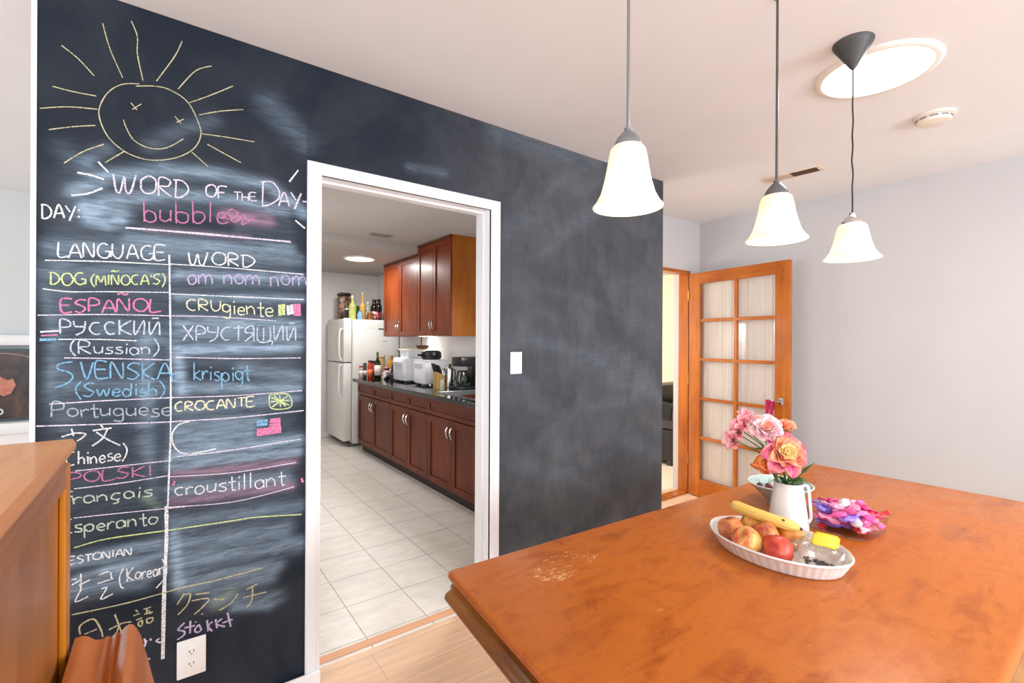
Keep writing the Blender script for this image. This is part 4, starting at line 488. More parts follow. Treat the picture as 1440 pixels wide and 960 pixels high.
def m_chalk(name, col):
    m, nt, b = newmat('chalk_'+name); L = nt.links.new
    tc = nd(nt, 'ShaderNodeTexCoord'); nz = nd(nt, 'ShaderNodeTexNoise', Scale=210., Detail=3.); L(tc.outputs['Object'], nz.inputs['Vector'])
    mr = nd(nt, 'ShaderNodeMapRange'); mr.inputs[1].default_value = .34; mr.inputs[2].default_value = .52; mr.inputs[3].default_value = .4; L(nz.outputs[0], mr.inputs[0])
    b.inputs['Base Color'].default_value = lin(col); b.inputs['Roughness'].default_value = .95; b.inputs['Specular IOR Level'].default_value = .1
    tr = nd(nt, 'ShaderNodeBsdfTransparent'); mx = nd(nt, 'ShaderNodeMixShader')
    L(mr.outputs[0], mx.inputs[0]); L(tr.outputs[0], mx.inputs[1]); L(b.outputs[0], mx.inputs[2]); L(mx.outputs[0], nt.nodes['Material Output'].inputs[0])
    return m
CC = {k: m_chalk(k, c) for k, c in dict(white='#f0f2f4', lilacwhite='#eadff0', bluewhite='#cdd6e6', greywhite='#b4bec9', pink='#c981aa', hotpink='#e888b2', yellow='#cbc59c', cream='#ece9c4', lime='#d9e8a0', palegreen='#c9dcc8', purple='#cbbadf', blue='#86b9da').items()}
layer = 0
for nm, col, w, strokes in CHALK:
    bm = bmn()
    for st in strokes:
        layer += 1; y = YW-.0004-.00001*(layer % 60)
        P = spline([(x, y, z) for x, z in st], 5)
        L_, R_ = [], []
        for i, p in enumerate(P):
            t = (P[min(i+1, len(P)-1)]-P[max(i-1, 0)]); t = t.normalized() if t.length > 1e-6 else Vector((1, 0, 0))
            n = Vector((-t.z, 0, t.x)); ww = w*.44*random.uniform(.8, 1.15)
            L_.append(bm.verts.new(p+n*ww)); R_.append(bm.verts.new(p-n*ww))
        for i in range(len(P)-1): bm.faces.new((L_[i], L_[i+1], R_[i+1], R_[i]))
    obj(nm, bm, CC[col], wall, False)

# ------------------------------------------------------------------ switch and outlet on the chalkboard wall
t = thing('light_switch', 'white rocker light switch plate right of the kitchen opening', 'light switch', (1.547, YW-.0005, 1.302))
obj('switch_plate', boxes((-.039, .039, -.006, 0, -.06, .06), bev=.003), white_plastic, t)
bm = bmn(); add_prism(bm, [(-.006, -.033), (-.0105, -.033), (-.0075, 0), (-.0085, .033), (-.006, .033)], 'x', -.0165, .0165); obj('rocker', bm, mat('switch_rocker', '#ebe8e3', .35, var=.01), t, False)
t = thing('wall_outlet', 'white duplex power outlet low on the chalkboard wall', 'outlet', (.0795, YW-.0005, .266))
obj('outlet_plate', boxes((-.044, .044, -.006, 0, -.068, .068), bev=.003), white_plastic, t)
for s in (.022, -.022):
    bm = bmn(); add_prism(bm, [(.017*math.cos(a)*1.0, s+.0155*max(-.8, min(.8, math.sin(a)*1.1))) for a in [2*PI*i/24 for i in range(24)]], 'y', -.0078, -.005); q = obj('socket', bm, white_plastic, t)
    obj('slot', boxes((-.0075, -.005, -.0082, -.0077, s-.002, s+.006), (.005, .0072, -.0082, -.0077, s-.002, s+.007), (-.0018, .0018, -.0082, -.0077, s-.0095, s-.006)), dark_slot, q, False)

# ------------------------------------------------------------------ far doorway: frame, glazed door
struct('trim_5', boxes((3.963, 3.998, 2.598, 2.70, 0, 2.092), (3.05, 3.085, 2.598, 2.70, 0, 2.092), (3.085, 3.963, 2.598, 2.70, 2.062, 2.092), (3.085, 3.963, 2.598, 2.70, 0, .012)), door_wood, 'honey coloured wooden frame of the far doorway', 'trim')
d = thing('door_1', 'open honey wood glazed door with ten panes against the right wall', 'door', (3.948, 2.578, .012), math.atan2(-.935, -.122)); d['kind'] = 'structure'
DW, DH, DT = .94, 2.045, .036
zr = [.16, .535, .893, .251+1.0, 1.608, 1.94]
obj('stile', boxes((0, .118, 0, DT, 0, DH), bev=.002), door_wood, d, False)
obj('stile', boxes((.825, DW, 0, DT, 0, DH), bev=.002), door_wood, d, False)
obj('rail', boxes((.118, .825, 0, DT, 0, .16), bev=.002), door_wood_x, d, False)
obj('rail', boxes((.118, .825, 0, DT, 1.945, DH), bev=.002), door_wood_x, d, False)
obj('muntin', boxes((.461, .491, .004, DT-.004, .16, 1.945), bev=.004), door_wood, d, False)
for z in zr[1:-1]:
    obj('muntin', boxes((.118, .461, .005, DT-.005, z-.014, z+.014), (.491, .825, .005, DT-.005, z-.014, z+.014), bev=.004), door_wood_x, d, False)
for z0, z1 in zip(zr, zr[1:]):
    for x0, x1 in ((.118, .461), (.491, .825)):
        obj('pane', boxes((x0, x1, .016, .020, z0+(.014 if z0 > .2 else 0), z1-(.014 if z1 < 1.9 else -.004))), glass('door_glass', refl=.07), d, False)
bm = bmn(); n = 120
loft(bm, [[(.125+.69*i/n, .046+.0014*math.sin(i*1.1)+.002*math.sin(i*.37)+o_, z) for i in range(n+1)] + [(.125+.69*i/n, .0475+.0014*math.sin(i*1.1)+.002*math.sin(i*.37)+o_, z) for i in range(n, -1, -1)] for z, o_ in ((.14, .002), (1.0, 0), (1.95, -.001))])
m, nt, b = newmat('sheer_curtain'); tl = nd(nt, 'ShaderNodeBsdfTranslucent'); tl.inputs[0].default_value = lin('#e9e1d8'); df = nd(nt, 'ShaderNodeBsdfDiffuse'); df.inputs[0].default_value = lin('#e9e1d8')
mx = nd(nt, 'ShaderNodeMixShader'); mx.inputs[0].default_value = .12; nt.links.new(df.outputs[0], mx.inputs[1]); nt.links.new(tl.outputs[0], mx.inputs[2]); nt.links.new(mx.outputs[0], nt.nodes['Material Output'].inputs[0])
obj('sheer_curtain', bm, m, d)
brass = mat('aged_brass', '#b98a45', .35, .8)
for z in (.28, 1.02, 1.80):
    bm = bmn(); add_lathe(bm, [(.007, 0), (.007, .09)], 12, (-.006, -.004, z)); add_box(bm, -.003, .0, .0, .03, z, z+.09); obj('hinge', bm, brass, d)
for sgn, y0 in ((-1, 0), (1, DT)):
    bm = bmn(); add_tube(bm, [(.88, y0, .955), (.88, y0+sgn*.006, .955)], .027, 20); add_tube(bm, [(.88, y0, .955), (.88, y0+sgn*.045, .955)], .009, 10)
    add_tube(bm, spline([(.88, y0+sgn*.043, .955), (.84, y0+sgn*.047, .957), (.785, y0+sgn*.045, .952)]), .0075, 10); obj('lever_handle', bm, chrome, d)
# magenta ribbon loop hung over the lever
t = thing('hanging_ribbon', 'magenta fabric tag hanging from the glazed door lever', 'ribbon', (3.948+.825*-.1294+.047*-.9916, 2.578-.825*.9916+.047*.1294, .967), math.atan2(-.935, -.122))
bm = bmn()
for ox, z1, c in ((-.022, -.20, 0), (.012, -.165, 1)):
    prof = [(.011, -.05), (.010, .0), (0, .009), (-.010, 0), (-.012, -.06), (-.014, z1), (-.010, z1), (-.008, -.06), (-.0085, 0), (0, .0075), (.0085, 0), (.0095, -.05)]
    loft(bm, [[(ox+x*(1+.1*math.sin(q[1]*40)), q[0]+.003*math.sin(x*200), q[1]) for q in prof] for x in (-.014, -.007, 0, .007, .014)])
obj('fabric_strip', bm, mat('magenta_fabric', '#b3124f', .7, var=.15, scale=60), t)
# sofa and plant seen through the doorway
t = thing('black_sofa', 'black leather sofa in the bright room beyond the doorway', 'sofa', (4.62, 3.22, 0))
lea = mat('black_leather', '#191718', .35, var=.2, scale=30, bump=.1); gre = mat('charcoal_leather_arm', '#3c383a', .4, var=.1, scale=30)
obj('base', boxes((0, 1.5, 0, .85, .06, .42), bev=.03), lea, t); obj('seat_cushion', boxes((.2, 1.3, -.02, .62, .42, .56), bev=.05, ), lea, t)
obj('backrest', boxes((.0, 1.5, .62, .9, .42, .86), bev=.06), lea, t); obj('armrest', boxes((-.02, .2, -.03, .62, .42, .66), bev=.05), gre, t); obj('armrest', boxes((1.3, 1.52, -.03, .62, .42, .66), bev=.05), gre, t)
for x in (.08, 1.42):
    for y in (.08, .77): obj('foot', boxes((x-.03, x+.03, y-.03, y+.03, 0, .06)), black_metal, t, False)
t = thing('throw_blanket', 'black blanket draped over the sofa arm beyond the doorway', 'blanket', (4.62, 3.22, .662))
bm = bmn(); loft(bm, [[(x, y, z+.01*math.sin(y*20+x*30)) for x, z in ((-.05, -.12), (-.035, .0), (0, .035), (.10, .06), (.19, .03), (.195, .012), (.1, .03), (.0, .01), (-.022, -.01), (-.03, -.12))] for y in (.0, .1, .2, .3, .4, .5)]); obj('blanket', bm, mat('black_wool', '#101012', .9, var=.2, scale=40), t)
t = thing('potted_orchid', 'pink orchid in a white pot beyond the far doorway', 'plant', (4.95, 4.32, 0))
bm = bmn(); add_lathe(bm, [(.14, 0), (.14, .02), (.03, .03), (.03, .50), (.16, .51), (.16, .54)], 24); obj('stand', bm, mat('orchid_stand_wood', '#a87848', .5), t)
bm = bmn(); add_lathe(bm, [(.06, .54), (.085, .70), (.08, .70), (.07, .66), (.0, .66)], 24, cap1=False); obj('pot', bm, white_plastic, t)
bm = bmn(); add_tube(bm, spline([(0, 0, .66), (.02, 0, .9), (-.02, -.02, 1.1), (-.10, -.06, 1.13)]), .005, 6)
for a in range(5): add_prism(bm, [(0, 0), (.03, .02), (.09*1, .012), (.15, 0), (.09, -.02)], 'z', .67+.01*a, .674+.01*a)
obj('stem', bm, mat('orchid_green', '#4c7a34', .5), t)
bm = bmn()
for p in ((-.10, -.06, 1.13), (-.05, -.04, 1.10), (-.13, -.08, 1.07), (-.01, -.03, 1.04), (-.08, -.06, 1.03)):
    for k in range(5):
        a = 2*PI*k/5; add_ball(bm, (p[0]+.028*math.cos(a), p[1]-.01, p[2]+.028*math.sin(a)), .026, .006, .026, 8, 6)
obj('blossom', bm, mat('orchid_pink', '#e0609f', .5, var=.15), t)

# ------------------------------------------------------------------ living room glimpsed at the left
t = thing('mantel_shelf', 'white mantel ledge along the living room wall', 'shelf', (-1.6, 5.21, 0))
obj('ledge', boxes((-1.0, 1.1, -.24, -.002, .72, .80), bev=.006), paint_trim, t); obj('upper_ledge', boxes((-1.0, 1.1, -.10, -.002, 1.37, 1.45), bev=.006), paint_trim, t)
obj('support_panel', boxes((-1.0, 1.1, -.2, -.002, 0, .72)), paint_trim, t, False)
# framed portrait print standing on the ledge
def m_print():
    m, nt, b = newmat('portrait_print'); L = nt.links.new
    tc = nd(nt, 'ShaderNodeTexCoord'); mp = nd(nt, 'ShaderNodeMapping'); mp.inputs['Scale'].default_value = (1.6, 1, 1); L(tc.outputs['Object'], mp.inputs[0])
    n1 = nd(nt, 'ShaderNodeTexNoise', Scale=5., Detail=4., Distortion=1.2); L(mp.outputs[0], n1.inputs['Vector'])
    rp = nd(nt, 'ShaderNodeValToRGB'); e = rp.color_ramp.elements; e[0].position = .40; e[0].color = lin('#1b1416'); e[1].position = .72; e[1].color = lin('#5a3a33')
    L(n1.outputs[0], rp.inputs[0]); L(rp.outputs[0], b.inputs['Base Color']); b.inputs['Roughness'].default_value = .3; return m
t = thing('framed_print', 'dark framed print of a dark haired figure on the mantel ledge', 'picture', (-1.1, 5.10, .80))
obj('frame', boxes((-.45, .40, -.012, .012, 0, .02), (-.45, .40, -.012, .012, .525, .545), (-.45, -.43, -.012, .012, .02, .525), (.38, .40, -.012, .012, .02, .525)), mat('dark_teal_frame', '#33494e', .4), t, False)
pr = obj('print', boxes((-.43, .38, -.004, .010, .02, .525)), m_print(), t, False)
def blob(bm, c, pts, y): add_prism(bm, [(c[0]+x, c[1]+z) for x, z in pts], 'y', y, y+.0015)
bm = bmn(); blob(bm, (.13, .29), [(-.05, -.07), (-.01, -.10), (.03, -.08), (.055, -.02), (.04, .03), (.01, .02), (-.03, .05), (-.06, .02)], -.0065); obj('skin_area', bm, mat('print_skin', '#d08f78', .4, col2='#b5624f', scale=14), pr, False); bm = bmn(); blob(bm, (.315, .09), [(-.035, -.06), (.05, -.07), (.06, .03), (.03, .06), (-.01, .05), (-.035, .02)], -.0065); obj('skin_area', bm, mat('print_skin', '#d08f78', .4, col2='#b5624f', scale=14), pr, False)
bm = bmn(); pts = spline([(-.42, -.006, .46), (-.1, -.006, .515), (.2, -.006, .50), (.37, -.006, .42)]); add_tube(bm, pts, .0022, 5); obj('curved_outline', bm, mat('print_line', '#b9b4b0', .5), pr)
bm = bmn(); add_tube(bm, [(.10+.017*math.cos(2*PI*i/20), -.006, .075+.02*math.sin(2*PI*i/20)) for i in range(21)], .0055, 6, False); obj('letter_o', bm, mat('print_white', '#f2f2f2', .5), pr)

# ------------------------------------------------------------------ ceiling fittings
def skylight(loc, R, label):
    t = thing('skylight_tube', label, 'skylight', loc)
    bm = bmn(); add_lathe(bm, [(R*1.0, -.004), (R*1.02, -.012), (R*1.10, -.012), (R*1.17, -.004), (R*1.18, 0)], 48, cap0=False, cap1=False); obj('ring', bm, mat('skylight_ring', '#f3eee8', .4, var=.01), t)
    bm = bmn(); add_lathe(bm, [(R*1.0, -.003), (R*.7, -.009), (R*.3, -.012), (.001, -.013)], 48, cap0=False); obj('diffuser', bm, mat('skylight_diffuser', '#fffdf8', .4, var=.005, emit=3.2), t)
skylight((2.405, .70, H), .187, 'round glowing skylight tube in the dining room ceiling')
skylight((1.92, 5.80, 2.43), .165, 'round glowing skylight tube in the kitchen ceiling')
t = thing('smoke_detector', 'round white smoke detector on the ceiling near the right wall', 'smoke detector', (3.105, .66, H))
bm = bmn(); add_lathe(bm, [(.082, 0), (.083, -.012), (.070, -.016)], 40, cap0=True); obj('base', bm, mat('detector_plastic', '#efe7da', .45, var=.01), t)
bm = bmn(); add_lathe(bm, [(.070, -.013), (.070, -.026), (.064, -.036), (.045, -.040), (.001, -.041)], 40, cap0=True); obj('cover', bm, MATS['detector_plastic'], t)
bm = bmn()
for k in range(10):
    a0 = 2*PI*k/10; pts = [(.0705*math.cos(a0+x), .0705*math.sin(a0+x), -.021) for x in np.linspace(0, .45, 6)]; add_tube(bm, pts, .0022, 5)
obj('slot', bm, dark_slot, t)
t = thing('ceiling_vent', 'beige ceiling air vent near the far doorway', 'vent', (3.42, 1.46, H), math.radians(5))
obj('frame', boxes((-.06, .06, -.18, .18, -.006, 0), bev=.002), mat('vent_beige', '#e6d3c2', .5), t)
obj('grille', boxes(*[(x, x+.004, .003, .155, -.0085, -.006) for x in np.linspace(-.042, .038, 9)]), mat('vent_tan', '#d8c4b2', .5), t, False)
obj('open_louver', boxes((-.043, .043, -.155, .0, -.0072, -.006)), mat('vent_dark', '#4f3d26', .8), t, False)
t = thing('ceiling_vent', 'small grey ceiling vent in the kitchen', 'vent', (1.79, 4.75, 2.515))
obj('frame', boxes((-.11, .11, -.06, .06, -.008, 0), bev=.003), mat('kitchen_vent', '#8d8680', .5), t); obj('grille', boxes(*[(-.095, .095, y, y+.005, -.011, -.008) for y in np.linspace(-.045, .04, 8)]), MATS['kitchen_vent'], t, False)

# ------------------------------------------------------------------ pendant lamps
def m_shade():
    m, nt, b = newmat('opal_glass_lit'); L = nt.links.new
    b.inputs['Base Color'].default_value = lin('#faf0e0'); b.inputs['Roughness'].default_value = .35
    b.inputs['Emission Color'].default_value = (1, .90, .74, 1); b.inputs['Emission Strength'].default_value = .16
    tl = nd(nt, 'ShaderNodeBsdfTranslucent'); tl.inputs[0].default_value = (1, .91, .78, 1)
    mx = nd(nt, 'ShaderNodeMixShader'); mx.inputs[0].default_value = .35; L(b.outputs[0], mx.inputs[1]); L(tl.outputs[0], mx.inputs[2]); L(mx.outputs[0], nt.nodes['Material Output'].inputs[0]); return m
opal = m_shade()
def pendant(x, y, z_bot, sh, label, hang, cap_m, cord_m, wob, cap_h, cone):
    t = thing('pendant_lamp', label, 'lamp', (x, y, H), 0, 'pendant lamps over the dining table'); zb = z_bot-H; zt = zb+sh
    bm = bmn(); P = [(.0, 1), (.004, 1.0), (.26, 1.0), (.42, .985), (.50, .93), (.55, .80), (.60, .62), (.67, .42), (.77, .22), (.90, .08), (1.0, .015), (1.0, .0)]
    out = [(.093*a, zb+sh*h) for a, h in P[2:]]; inn = [(max(.01, .093*a-.003), zb+sh*h-(.003 if h > .9 else 0)) for a, h in P[2:]][::-1]
    add_lathe(bm, out+inn, 40, cap0=False, cap1=False); obj('lamp_shade', bm, opal, t)
    bm = bmn(); add_lathe(bm, [(.036, zt-.006), (.037, zt+.002), (.031, zt+cap_h*.35), (.018, zt+cap_h*.7), (.010, zt+cap_h*.85), (.010, zt+cap_h), (.006, zt+cap_h)], 24); obj('socket_cap', bm, cap_m, t)
    if wob: pts = spline([(wob*random.uniform(-1, 1)*(0 < i < 11), wob*random.uniform(-1, 1)*(0 < i < 11), zt+cap_h+(-.098-zt-cap_h)*i/11) for i in range(12)])
    else: pts = [(0, 0, zt+cap_h-.004), (0, 0, -.003)]
    bm = bmn(); add_tube(bm, pts, hang, 10); obj('cord' if wob else 'rod', bm, cord_m, t)
    bm = bmn(); add_lathe(bm, [(.004, -.104), (.010, -.097), (.062, -.014), (.067, -.004), (.067, 0)] if cone else [(.006, -.0035), (.008, -.003), (.009, 0)], 32); obj('ceiling_cone' if cone else 'ceiling_plate', bm, mat('cone_grey', '#4b4a4b', .5, var=.15, scale=25), t)
    bm = bmn(); add_ball(bm, (0, 0, zb+.075), .028, .028, .034); obj('bulb', bm, mat('lit_bulb', '#fff3dc', .3, emit=1.8), t)
    point('pendant_lamp_light', (x, y, z_bot+.03), .95, (1, .84, .62), .04)
pendant(1.0, .84, 1.781, .166, 'large lit bell pendant lamp hanging nearest the kitchen opening', .0042, grey_metal, grey_metal, 0, .047, False)
pendant(1.634, .745, 1.760, .150, 'middle lit bell pendant lamp with cream glass on a dark grey rod', .0040, mat('cap_dark', '#6e6f72', .4, .5), mat('rod_dark', '#57565a', .4, .4), 0, .048, False)
pendant(2.106, .683, 1.7405, .134, 'small lit bell pendant lamp on a thin wavy cord below the dark cone', .0028, chrome, mat('cord_black', '#2c282b', .6), .0022, .04, True)
# ------------------------------------------------------------------ dining table
ZT = .76
def m_table():
    m, nt, b = newmat('worn_cherry_tabletop'); L = nt.links.new
    tc = nd(nt, 'ShaderNodeTexCoord')
    m1 = nd(nt, 'ShaderNodeMapping'); m1.inputs['Scale'].default_value = (1.6, 7, 1); m1.inputs['Rotation'].default_value = (0, 0, math.radians(-6)); L(tc.outputs['Object'], m1.inputs[0])
    n1 = nd(nt, 'ShaderNodeTexNoise', Scale=2.2, Detail=9., Roughness=.66, Distortion=.9); L(m1.outputs[0], n1.inputs['Vector'])
    n2 = nd(nt, 'ShaderNodeTexNoise', Scale=4.6, Detail=8., Roughness=.72, Distortion=.7); L(tc.outputs['Object'], n2.inputs['Vector'])
    ad = nd(nt, 'ShaderNodeMath', _operation='ADD'); L(n1.outputs[0], ad.inputs[0]); L(n2.outputs[0], ad.inputs[1])
    rp = nd(nt, 'ShaderNodeValToRGB'); e = rp.color_ramp.elements; e[0].position = .78; e[0].color = lin('#a65016'); e[1].position = 1.22; e[1].color = lin('#c96f24')
    x = rp.color_ramp.elements.new(1.0); x.color = lin('#b75a15'); hv = nd(nt, 'ShaderNodeMath', _operation='MULTIPLY'); hv.inputs[1].default_value = .5
    for el, p in zip(rp.color_ramp.elements, (.36, .50, .64)): el.position = p
    L(ad.outputs[0], hv.inputs[0]); L(hv.outputs[0], rp.inputs[0])
    # scratched patch: worn to bare wood near the left end (table coordinates)
    def patch(cx, cy, rx, ry):
        v1 = nd(nt, 'ShaderNodeMapping'); v1.inputs['Location'].default_value = (-cx/rx, -cy/ry, 0); v1.inputs['Scale'].default_value = (1/rx, 1/ry, 0); L(tc.outputs['Object'], v1.inputs[0])
        ln = nd(nt, 'ShaderNodeVectorMath', _operation='LENGTH'); L(v1.outputs[0], ln.inputs[0])
        mr = nd(nt, 'ShaderNodeMapRange'); mr.inputs[1].default_value = 1.; mr.inputs[2].default_value = .25; L(ln.outputs['Value'], mr.inputs[0]); return mr.outputs[0]
    pa, pb = patch(.985, 1.045, .24, .095), patch(.86, .93, .16, .13)
    sm = nd(nt, 'ShaderNodeMath', _operation='MULTIPLY_ADD'); sm.inputs[1].default_value = .55; L(pb, sm.inputs[0]); L(pa, sm.inputs[2])
    m3 = nd(nt, 'ShaderNodeMapping'); m3.inputs['Scale'].default_value = (1, 2.6, 1); m3.inputs['Rotation'].default_value = (0, 0, .35); L(tc.outputs['Object'], m3.inputs[0])
    n3 = nd(nt, 'ShaderNodeTexNoise', Scale=34., Detail=7., Roughness=.72, Distortion=1.0); L(m3.outputs[0], n3.inputs['Vector'])
    s2 = nd(nt, 'ShaderNodeMath', _operation='MULTIPLY'); s2.use_clamp = True; s2.inputs[1].default_value = 1.5; L(sm.outputs[0], s2.inputs[0]); pr = nd(nt, 'ShaderNodeMath', _operation='MULTIPLY'); L(s2.outputs[0], pr.inputs[0]); L(n3.outputs[0], pr.inputs[1])
    th = nd(nt, 'ShaderNodeMapRange'); th.inputs[1].default_value = .51; th.inputs[2].default_value = .58; th.inputs[4].default_value = .85; lo = nd(nt, 'ShaderNodeMapRange'); lo.inputs[1].default_value = .38; lo.inputs[2].default_value = .62; lo.inputs[3].default_value = .74; lo.inputs[4].default_value = 1.16; L(n2.outputs[0], lo.inputs[0]); p2 = nd(nt, 'ShaderNodeMath', _operation='MULTIPLY'); L(pr.outputs[0], p2.inputs[0]); L(lo.outputs[0], p2.inputs[1]); L(p2.outputs[0], th.inputs[0])
    # tiny pale scuffs everywhere
    n4 = nd(nt, 'ShaderNodeTexNoise', Scale=16., Detail=3.); L(m3.outputs[0], n4.inputs['Vector'])
    t4 = nd(nt, 'ShaderNodeMapRange'); t4.inputs[1].default_value = .72; t4.inputs[2].default_value = .80; t4.inputs[4].default_value = .35; L(n4.outputs[0], t4.inputs[0])
    mxm = nd(nt, 'ShaderNodeMath', _operation='MAXIMUM'); L(th.outputs[0], mxm.inputs[0]); L(t4.outputs[0], mxm.inputs[1])
    mx = nd(nt, 'ShaderNodeMix', _data_type='RGBA'); L(mxm.outputs[0], mx.inputs[0]); L(rp.outputs[0], mx.inputs[6]); mx.inputs[7].default_value = lin('#eebd84'); L(mx.outputs[2], b.inputs['Base Color'])
    rr = nd(nt, 'ShaderNodeMapRange'); rr.inputs[1].default_value = .35; rr.inputs[2].default_value = .65; rr.inputs[3].default_value = .26; rr.inputs[4].default_value = .44; L(n2.outputs[0], rr.inputs[0]); L(rr.outputs[0], b.inputs['Roughness'])
    b.inputs['Specular IOR Level'].default_value = .4
    return m
table_mat = m_table()
edge_mat = wood('walnut_edge_moulding', '#7a4a18', '#b8782e', .3, axis=1, ring=5)
QUAD = [(.655, 1.208), (.540, .170), (2.915, .165), (2.862, 1.105)]       # counter-clockwise from the chipped left corner
def ring(off, z, rad=.02):
    c = Vector((sum(p[0] for p in QUAD)/4, sum(p[1] for p in QUAD)/4)); out = []
    n = len(QUAD); lines = []
    for i in range(n):
        a, b = Vector(QUAD[i]), Vector(QUAD[(i+1) % n]); t = (b-a).normalized(); nrm = Vector((-t.y, t.x)); lines.append((a+nrm*off, t, nrm))
    for i in range(n):
        (p0, t0, n0), (p1, t1, n1) = lines[i-1], lines[i]
        dx = p1-p0; den = t0.x*t1.y-t0.y*t1.x; s = (dx.x*t1.y-dx.y*t1.x)/den; corner = p0+t0*s
        R = max(.004, rad-off*.5)
        a, b = corner-t0*R, corner+t1*R
        for k in range(7):
            q = k/6; out.append(tuple((1-q)**2*a+2*q*(1-q)*corner+q*q*b)+(z,))
    return out
t = thing('dining_table', 'long orange brown wooden dining table with a scratched corner and moulded edge', 'table', (0, 0, 0))
bm = bmn(); loft(bm, [ring(o, z) for o, z in ((.03, .731), (.010, .732), (.003, .737), (0, .743), (.001, .751), (.005, .757), (.012, .760))]); obj('tabletop', bm, table_mat, t, ang=50)
bm = bmn(); loft(bm, [ring(o, z) for o, z in ((.06, .6705), (.010, .671), (-.004, .675), (-.009, .682), (-.008, .690), (-.001, .698), (.006, .706), (.009, .711), (.006, .714), (.006, .718), (.011, .720), (.011, .724), (.017, .726), (.03, .731))]); obj('edge_moulding', bm, edge_mat, t, ang=50)
bm = bmn(); loft(bm, [ring(.27, .60), ring(.27, .6705)]); obj('apron', bm, edge_mat, t, False)
for px_ in (1.42, 2.30):
    bm = bmn(); add_lathe(bm, [(.10, .06), (.11, .09), (.07, .14), (.06, .20), (.085, .32), (.095, .42), (.06, .52), (.08, .56), (.10, .60)], 28, (px_, .66, 0)); q = obj('pedestal', bm, edge_mat, t)
    for k in range(4):
        a_ = PI/4+k*PI/2; v = Vector((math.cos(a_), math.sin(a_), 0)); c_ = Vector((px_, .66, 0)); bm = bmn()
        add_tube(bm, spline([c_+v*.05+Vector((0, 0, .11)), c_+v*.14+Vector((0, 0, .10)), c_+v*.22+Vector((0, 0, .045)), c_+v*.27+Vector((0, 0, .028))]), [.034-.0004*i for i in range(19)], 12); obj('foot', bm, edge_mat, q)

# ------------------------------------------------------------------ things on the table
Z0 = ZT+.0003
ceramic = mat('white_glazed_ceramic', '#f3f1ee', .18, var=.01, coat=.5)
# oval ribbed baking dish
t = thing('baking_dish', 'white oval ribbed baking dish full of fruit', 'dish', (1.530, .695, Z0), math.radians(-1.5))
def oval(b, a, z, flute=0., n=200):
    o_ = []
    for i in range(n):
        q = 2*PI*i/n; k = 1+flute*math.cos(50*q) if flute else 1
        cx, sy = math.cos(q), math.sin(q); px = math.copysign(abs(cx)**1.06, cx); py = math.copysign(abs(sy)**.96, sy)
        o_.append((b*px*k, a*py*k, z))
    return o_
bm = bmn()
loft(bm, [oval(.112, .170, 0), oval(.118, .176, .003), oval(.121, .179, .008, .016), oval(.140, .197, .040, .014), oval(.143, .199, .044), oval(.149, .205, .047), oval(.150, .206, .051), oval(.147, .203, .054), oval(.143, .199, .052), oval(.138, .193, .040), oval(.120, .176, .010), oval(.108, .164, .005)])
obj('dish', bm, ceramic, t, ang=60)
def m_fruit(name, c1, c2, sc_, c3=None):
    if name in MATS: return MATS[name]
    m, nt, b = newmat(name); L = nt.links.new; tc = nd(nt, 'ShaderNodeTexCoord')
    n1 = nd(nt, 'ShaderNodeTexNoise', Scale=sc_, Detail=3.); L(tc.outputs['Object'], n1.inputs['Vector'])
    n2 = nd(nt, 'ShaderNodeTexNoise', Scale=160., Detail=2.); L(tc.outputs['Object'], n2.inputs['Vector'])
    ad = nd(nt, 'ShaderNodeMath', _operation='MULTIPLY_ADD'); ad.inputs[1].default_value = .16; L(n2.outputs[0], ad.inputs[0]); L(n1.outputs[0], ad.inputs[2])
    rp = nd(nt, 'ShaderNodeValToRGB'); e = rp.color_ramp.elements; e[0].position = .44; e[0].color = lin(c1); e[1].position = .70; e[1].color = lin(c2); L(ad.outputs[0], rp.inputs[0]); L(rp.outputs[0], b.inputs['Base Color'])
    b.inputs['Roughness'].default_value = .38; b.inputs['Subsurface Weight'].default_value = .08; b.inputs['Subsurface Radius'].default_value = (.01, .004, .002); MATS[name] = m; return m
def fruit(name, label, cat, loc, R, m, tilt=(0, 0), stem=True, cleft=0.):
    t = thing(name, label, cat, loc, random.uniform(0, 6), None)
    bm = bmn(); n = 28; rings = []
    prof = [(.02, .70), (.16, .82), (.36, .93), (.60, .93), (.82, .76), (.96, .45), (1.0, .08), (.95, -.34), (.80, -.66), (.55, -.88), (.30, -.93), (.12, -.86), (.02, -.83)]
    Rm = Matrix.Rotation(tilt[0], 4, 'X') @ Matrix.Rotation(tilt[1], 4, 'Y')
    for rr, z in prof:
        ringv = []
        for i in range(n):
            q = 2*PI*i/n; k = 1-cleft*math.exp(-((q-PI)/.22)**2)
            ringv.append(Rm @ Vector((rr*R*math.cos(q)*k, rr*R*math.sin(q)*k, z*R)))
        rings.append(ringv)
    loft(bm, rings); b_ = obj('flesh', bm, m, t, ang=80)
    if stem:
        bm = bmn(); add_tube(bm, [Rm @ Vector(p) for p in ((0, 0, .66*R), (.02*R, 0, .9*R), (.10*R, .03*R, 1.12*R))], [.0018, .0015, .002], 6); obj('stem', bm, mat('fruit_stem', '#5b4024', .8), t)
zf = Z0+.006
m_peach = m_fruit('peach_skin', '#c8502f', '#f3c873', 20.); m_gold = m_fruit('golden_skin', '#e08a3a', '#f2c465', 30.); m_red = m_fruit('red_apple_skin', '#a81a20', '#d4543a', 26.); m_plum = m_fruit('russet_skin', '#a4422c', '#dd9050', 24.)
fruit('nectarine', 'red blushed nectarine at the left tip of the white dish', 'fruit', (1.497, .818, zf+.038), .041, m_plum, (.3, .2), False, .08)
fruit('nectarine', 'orange nectarine under the left end of the banana', 'fruit', (1.580, .790, zf+.040), .042, m_gold, (-.2, .5), False, .08)
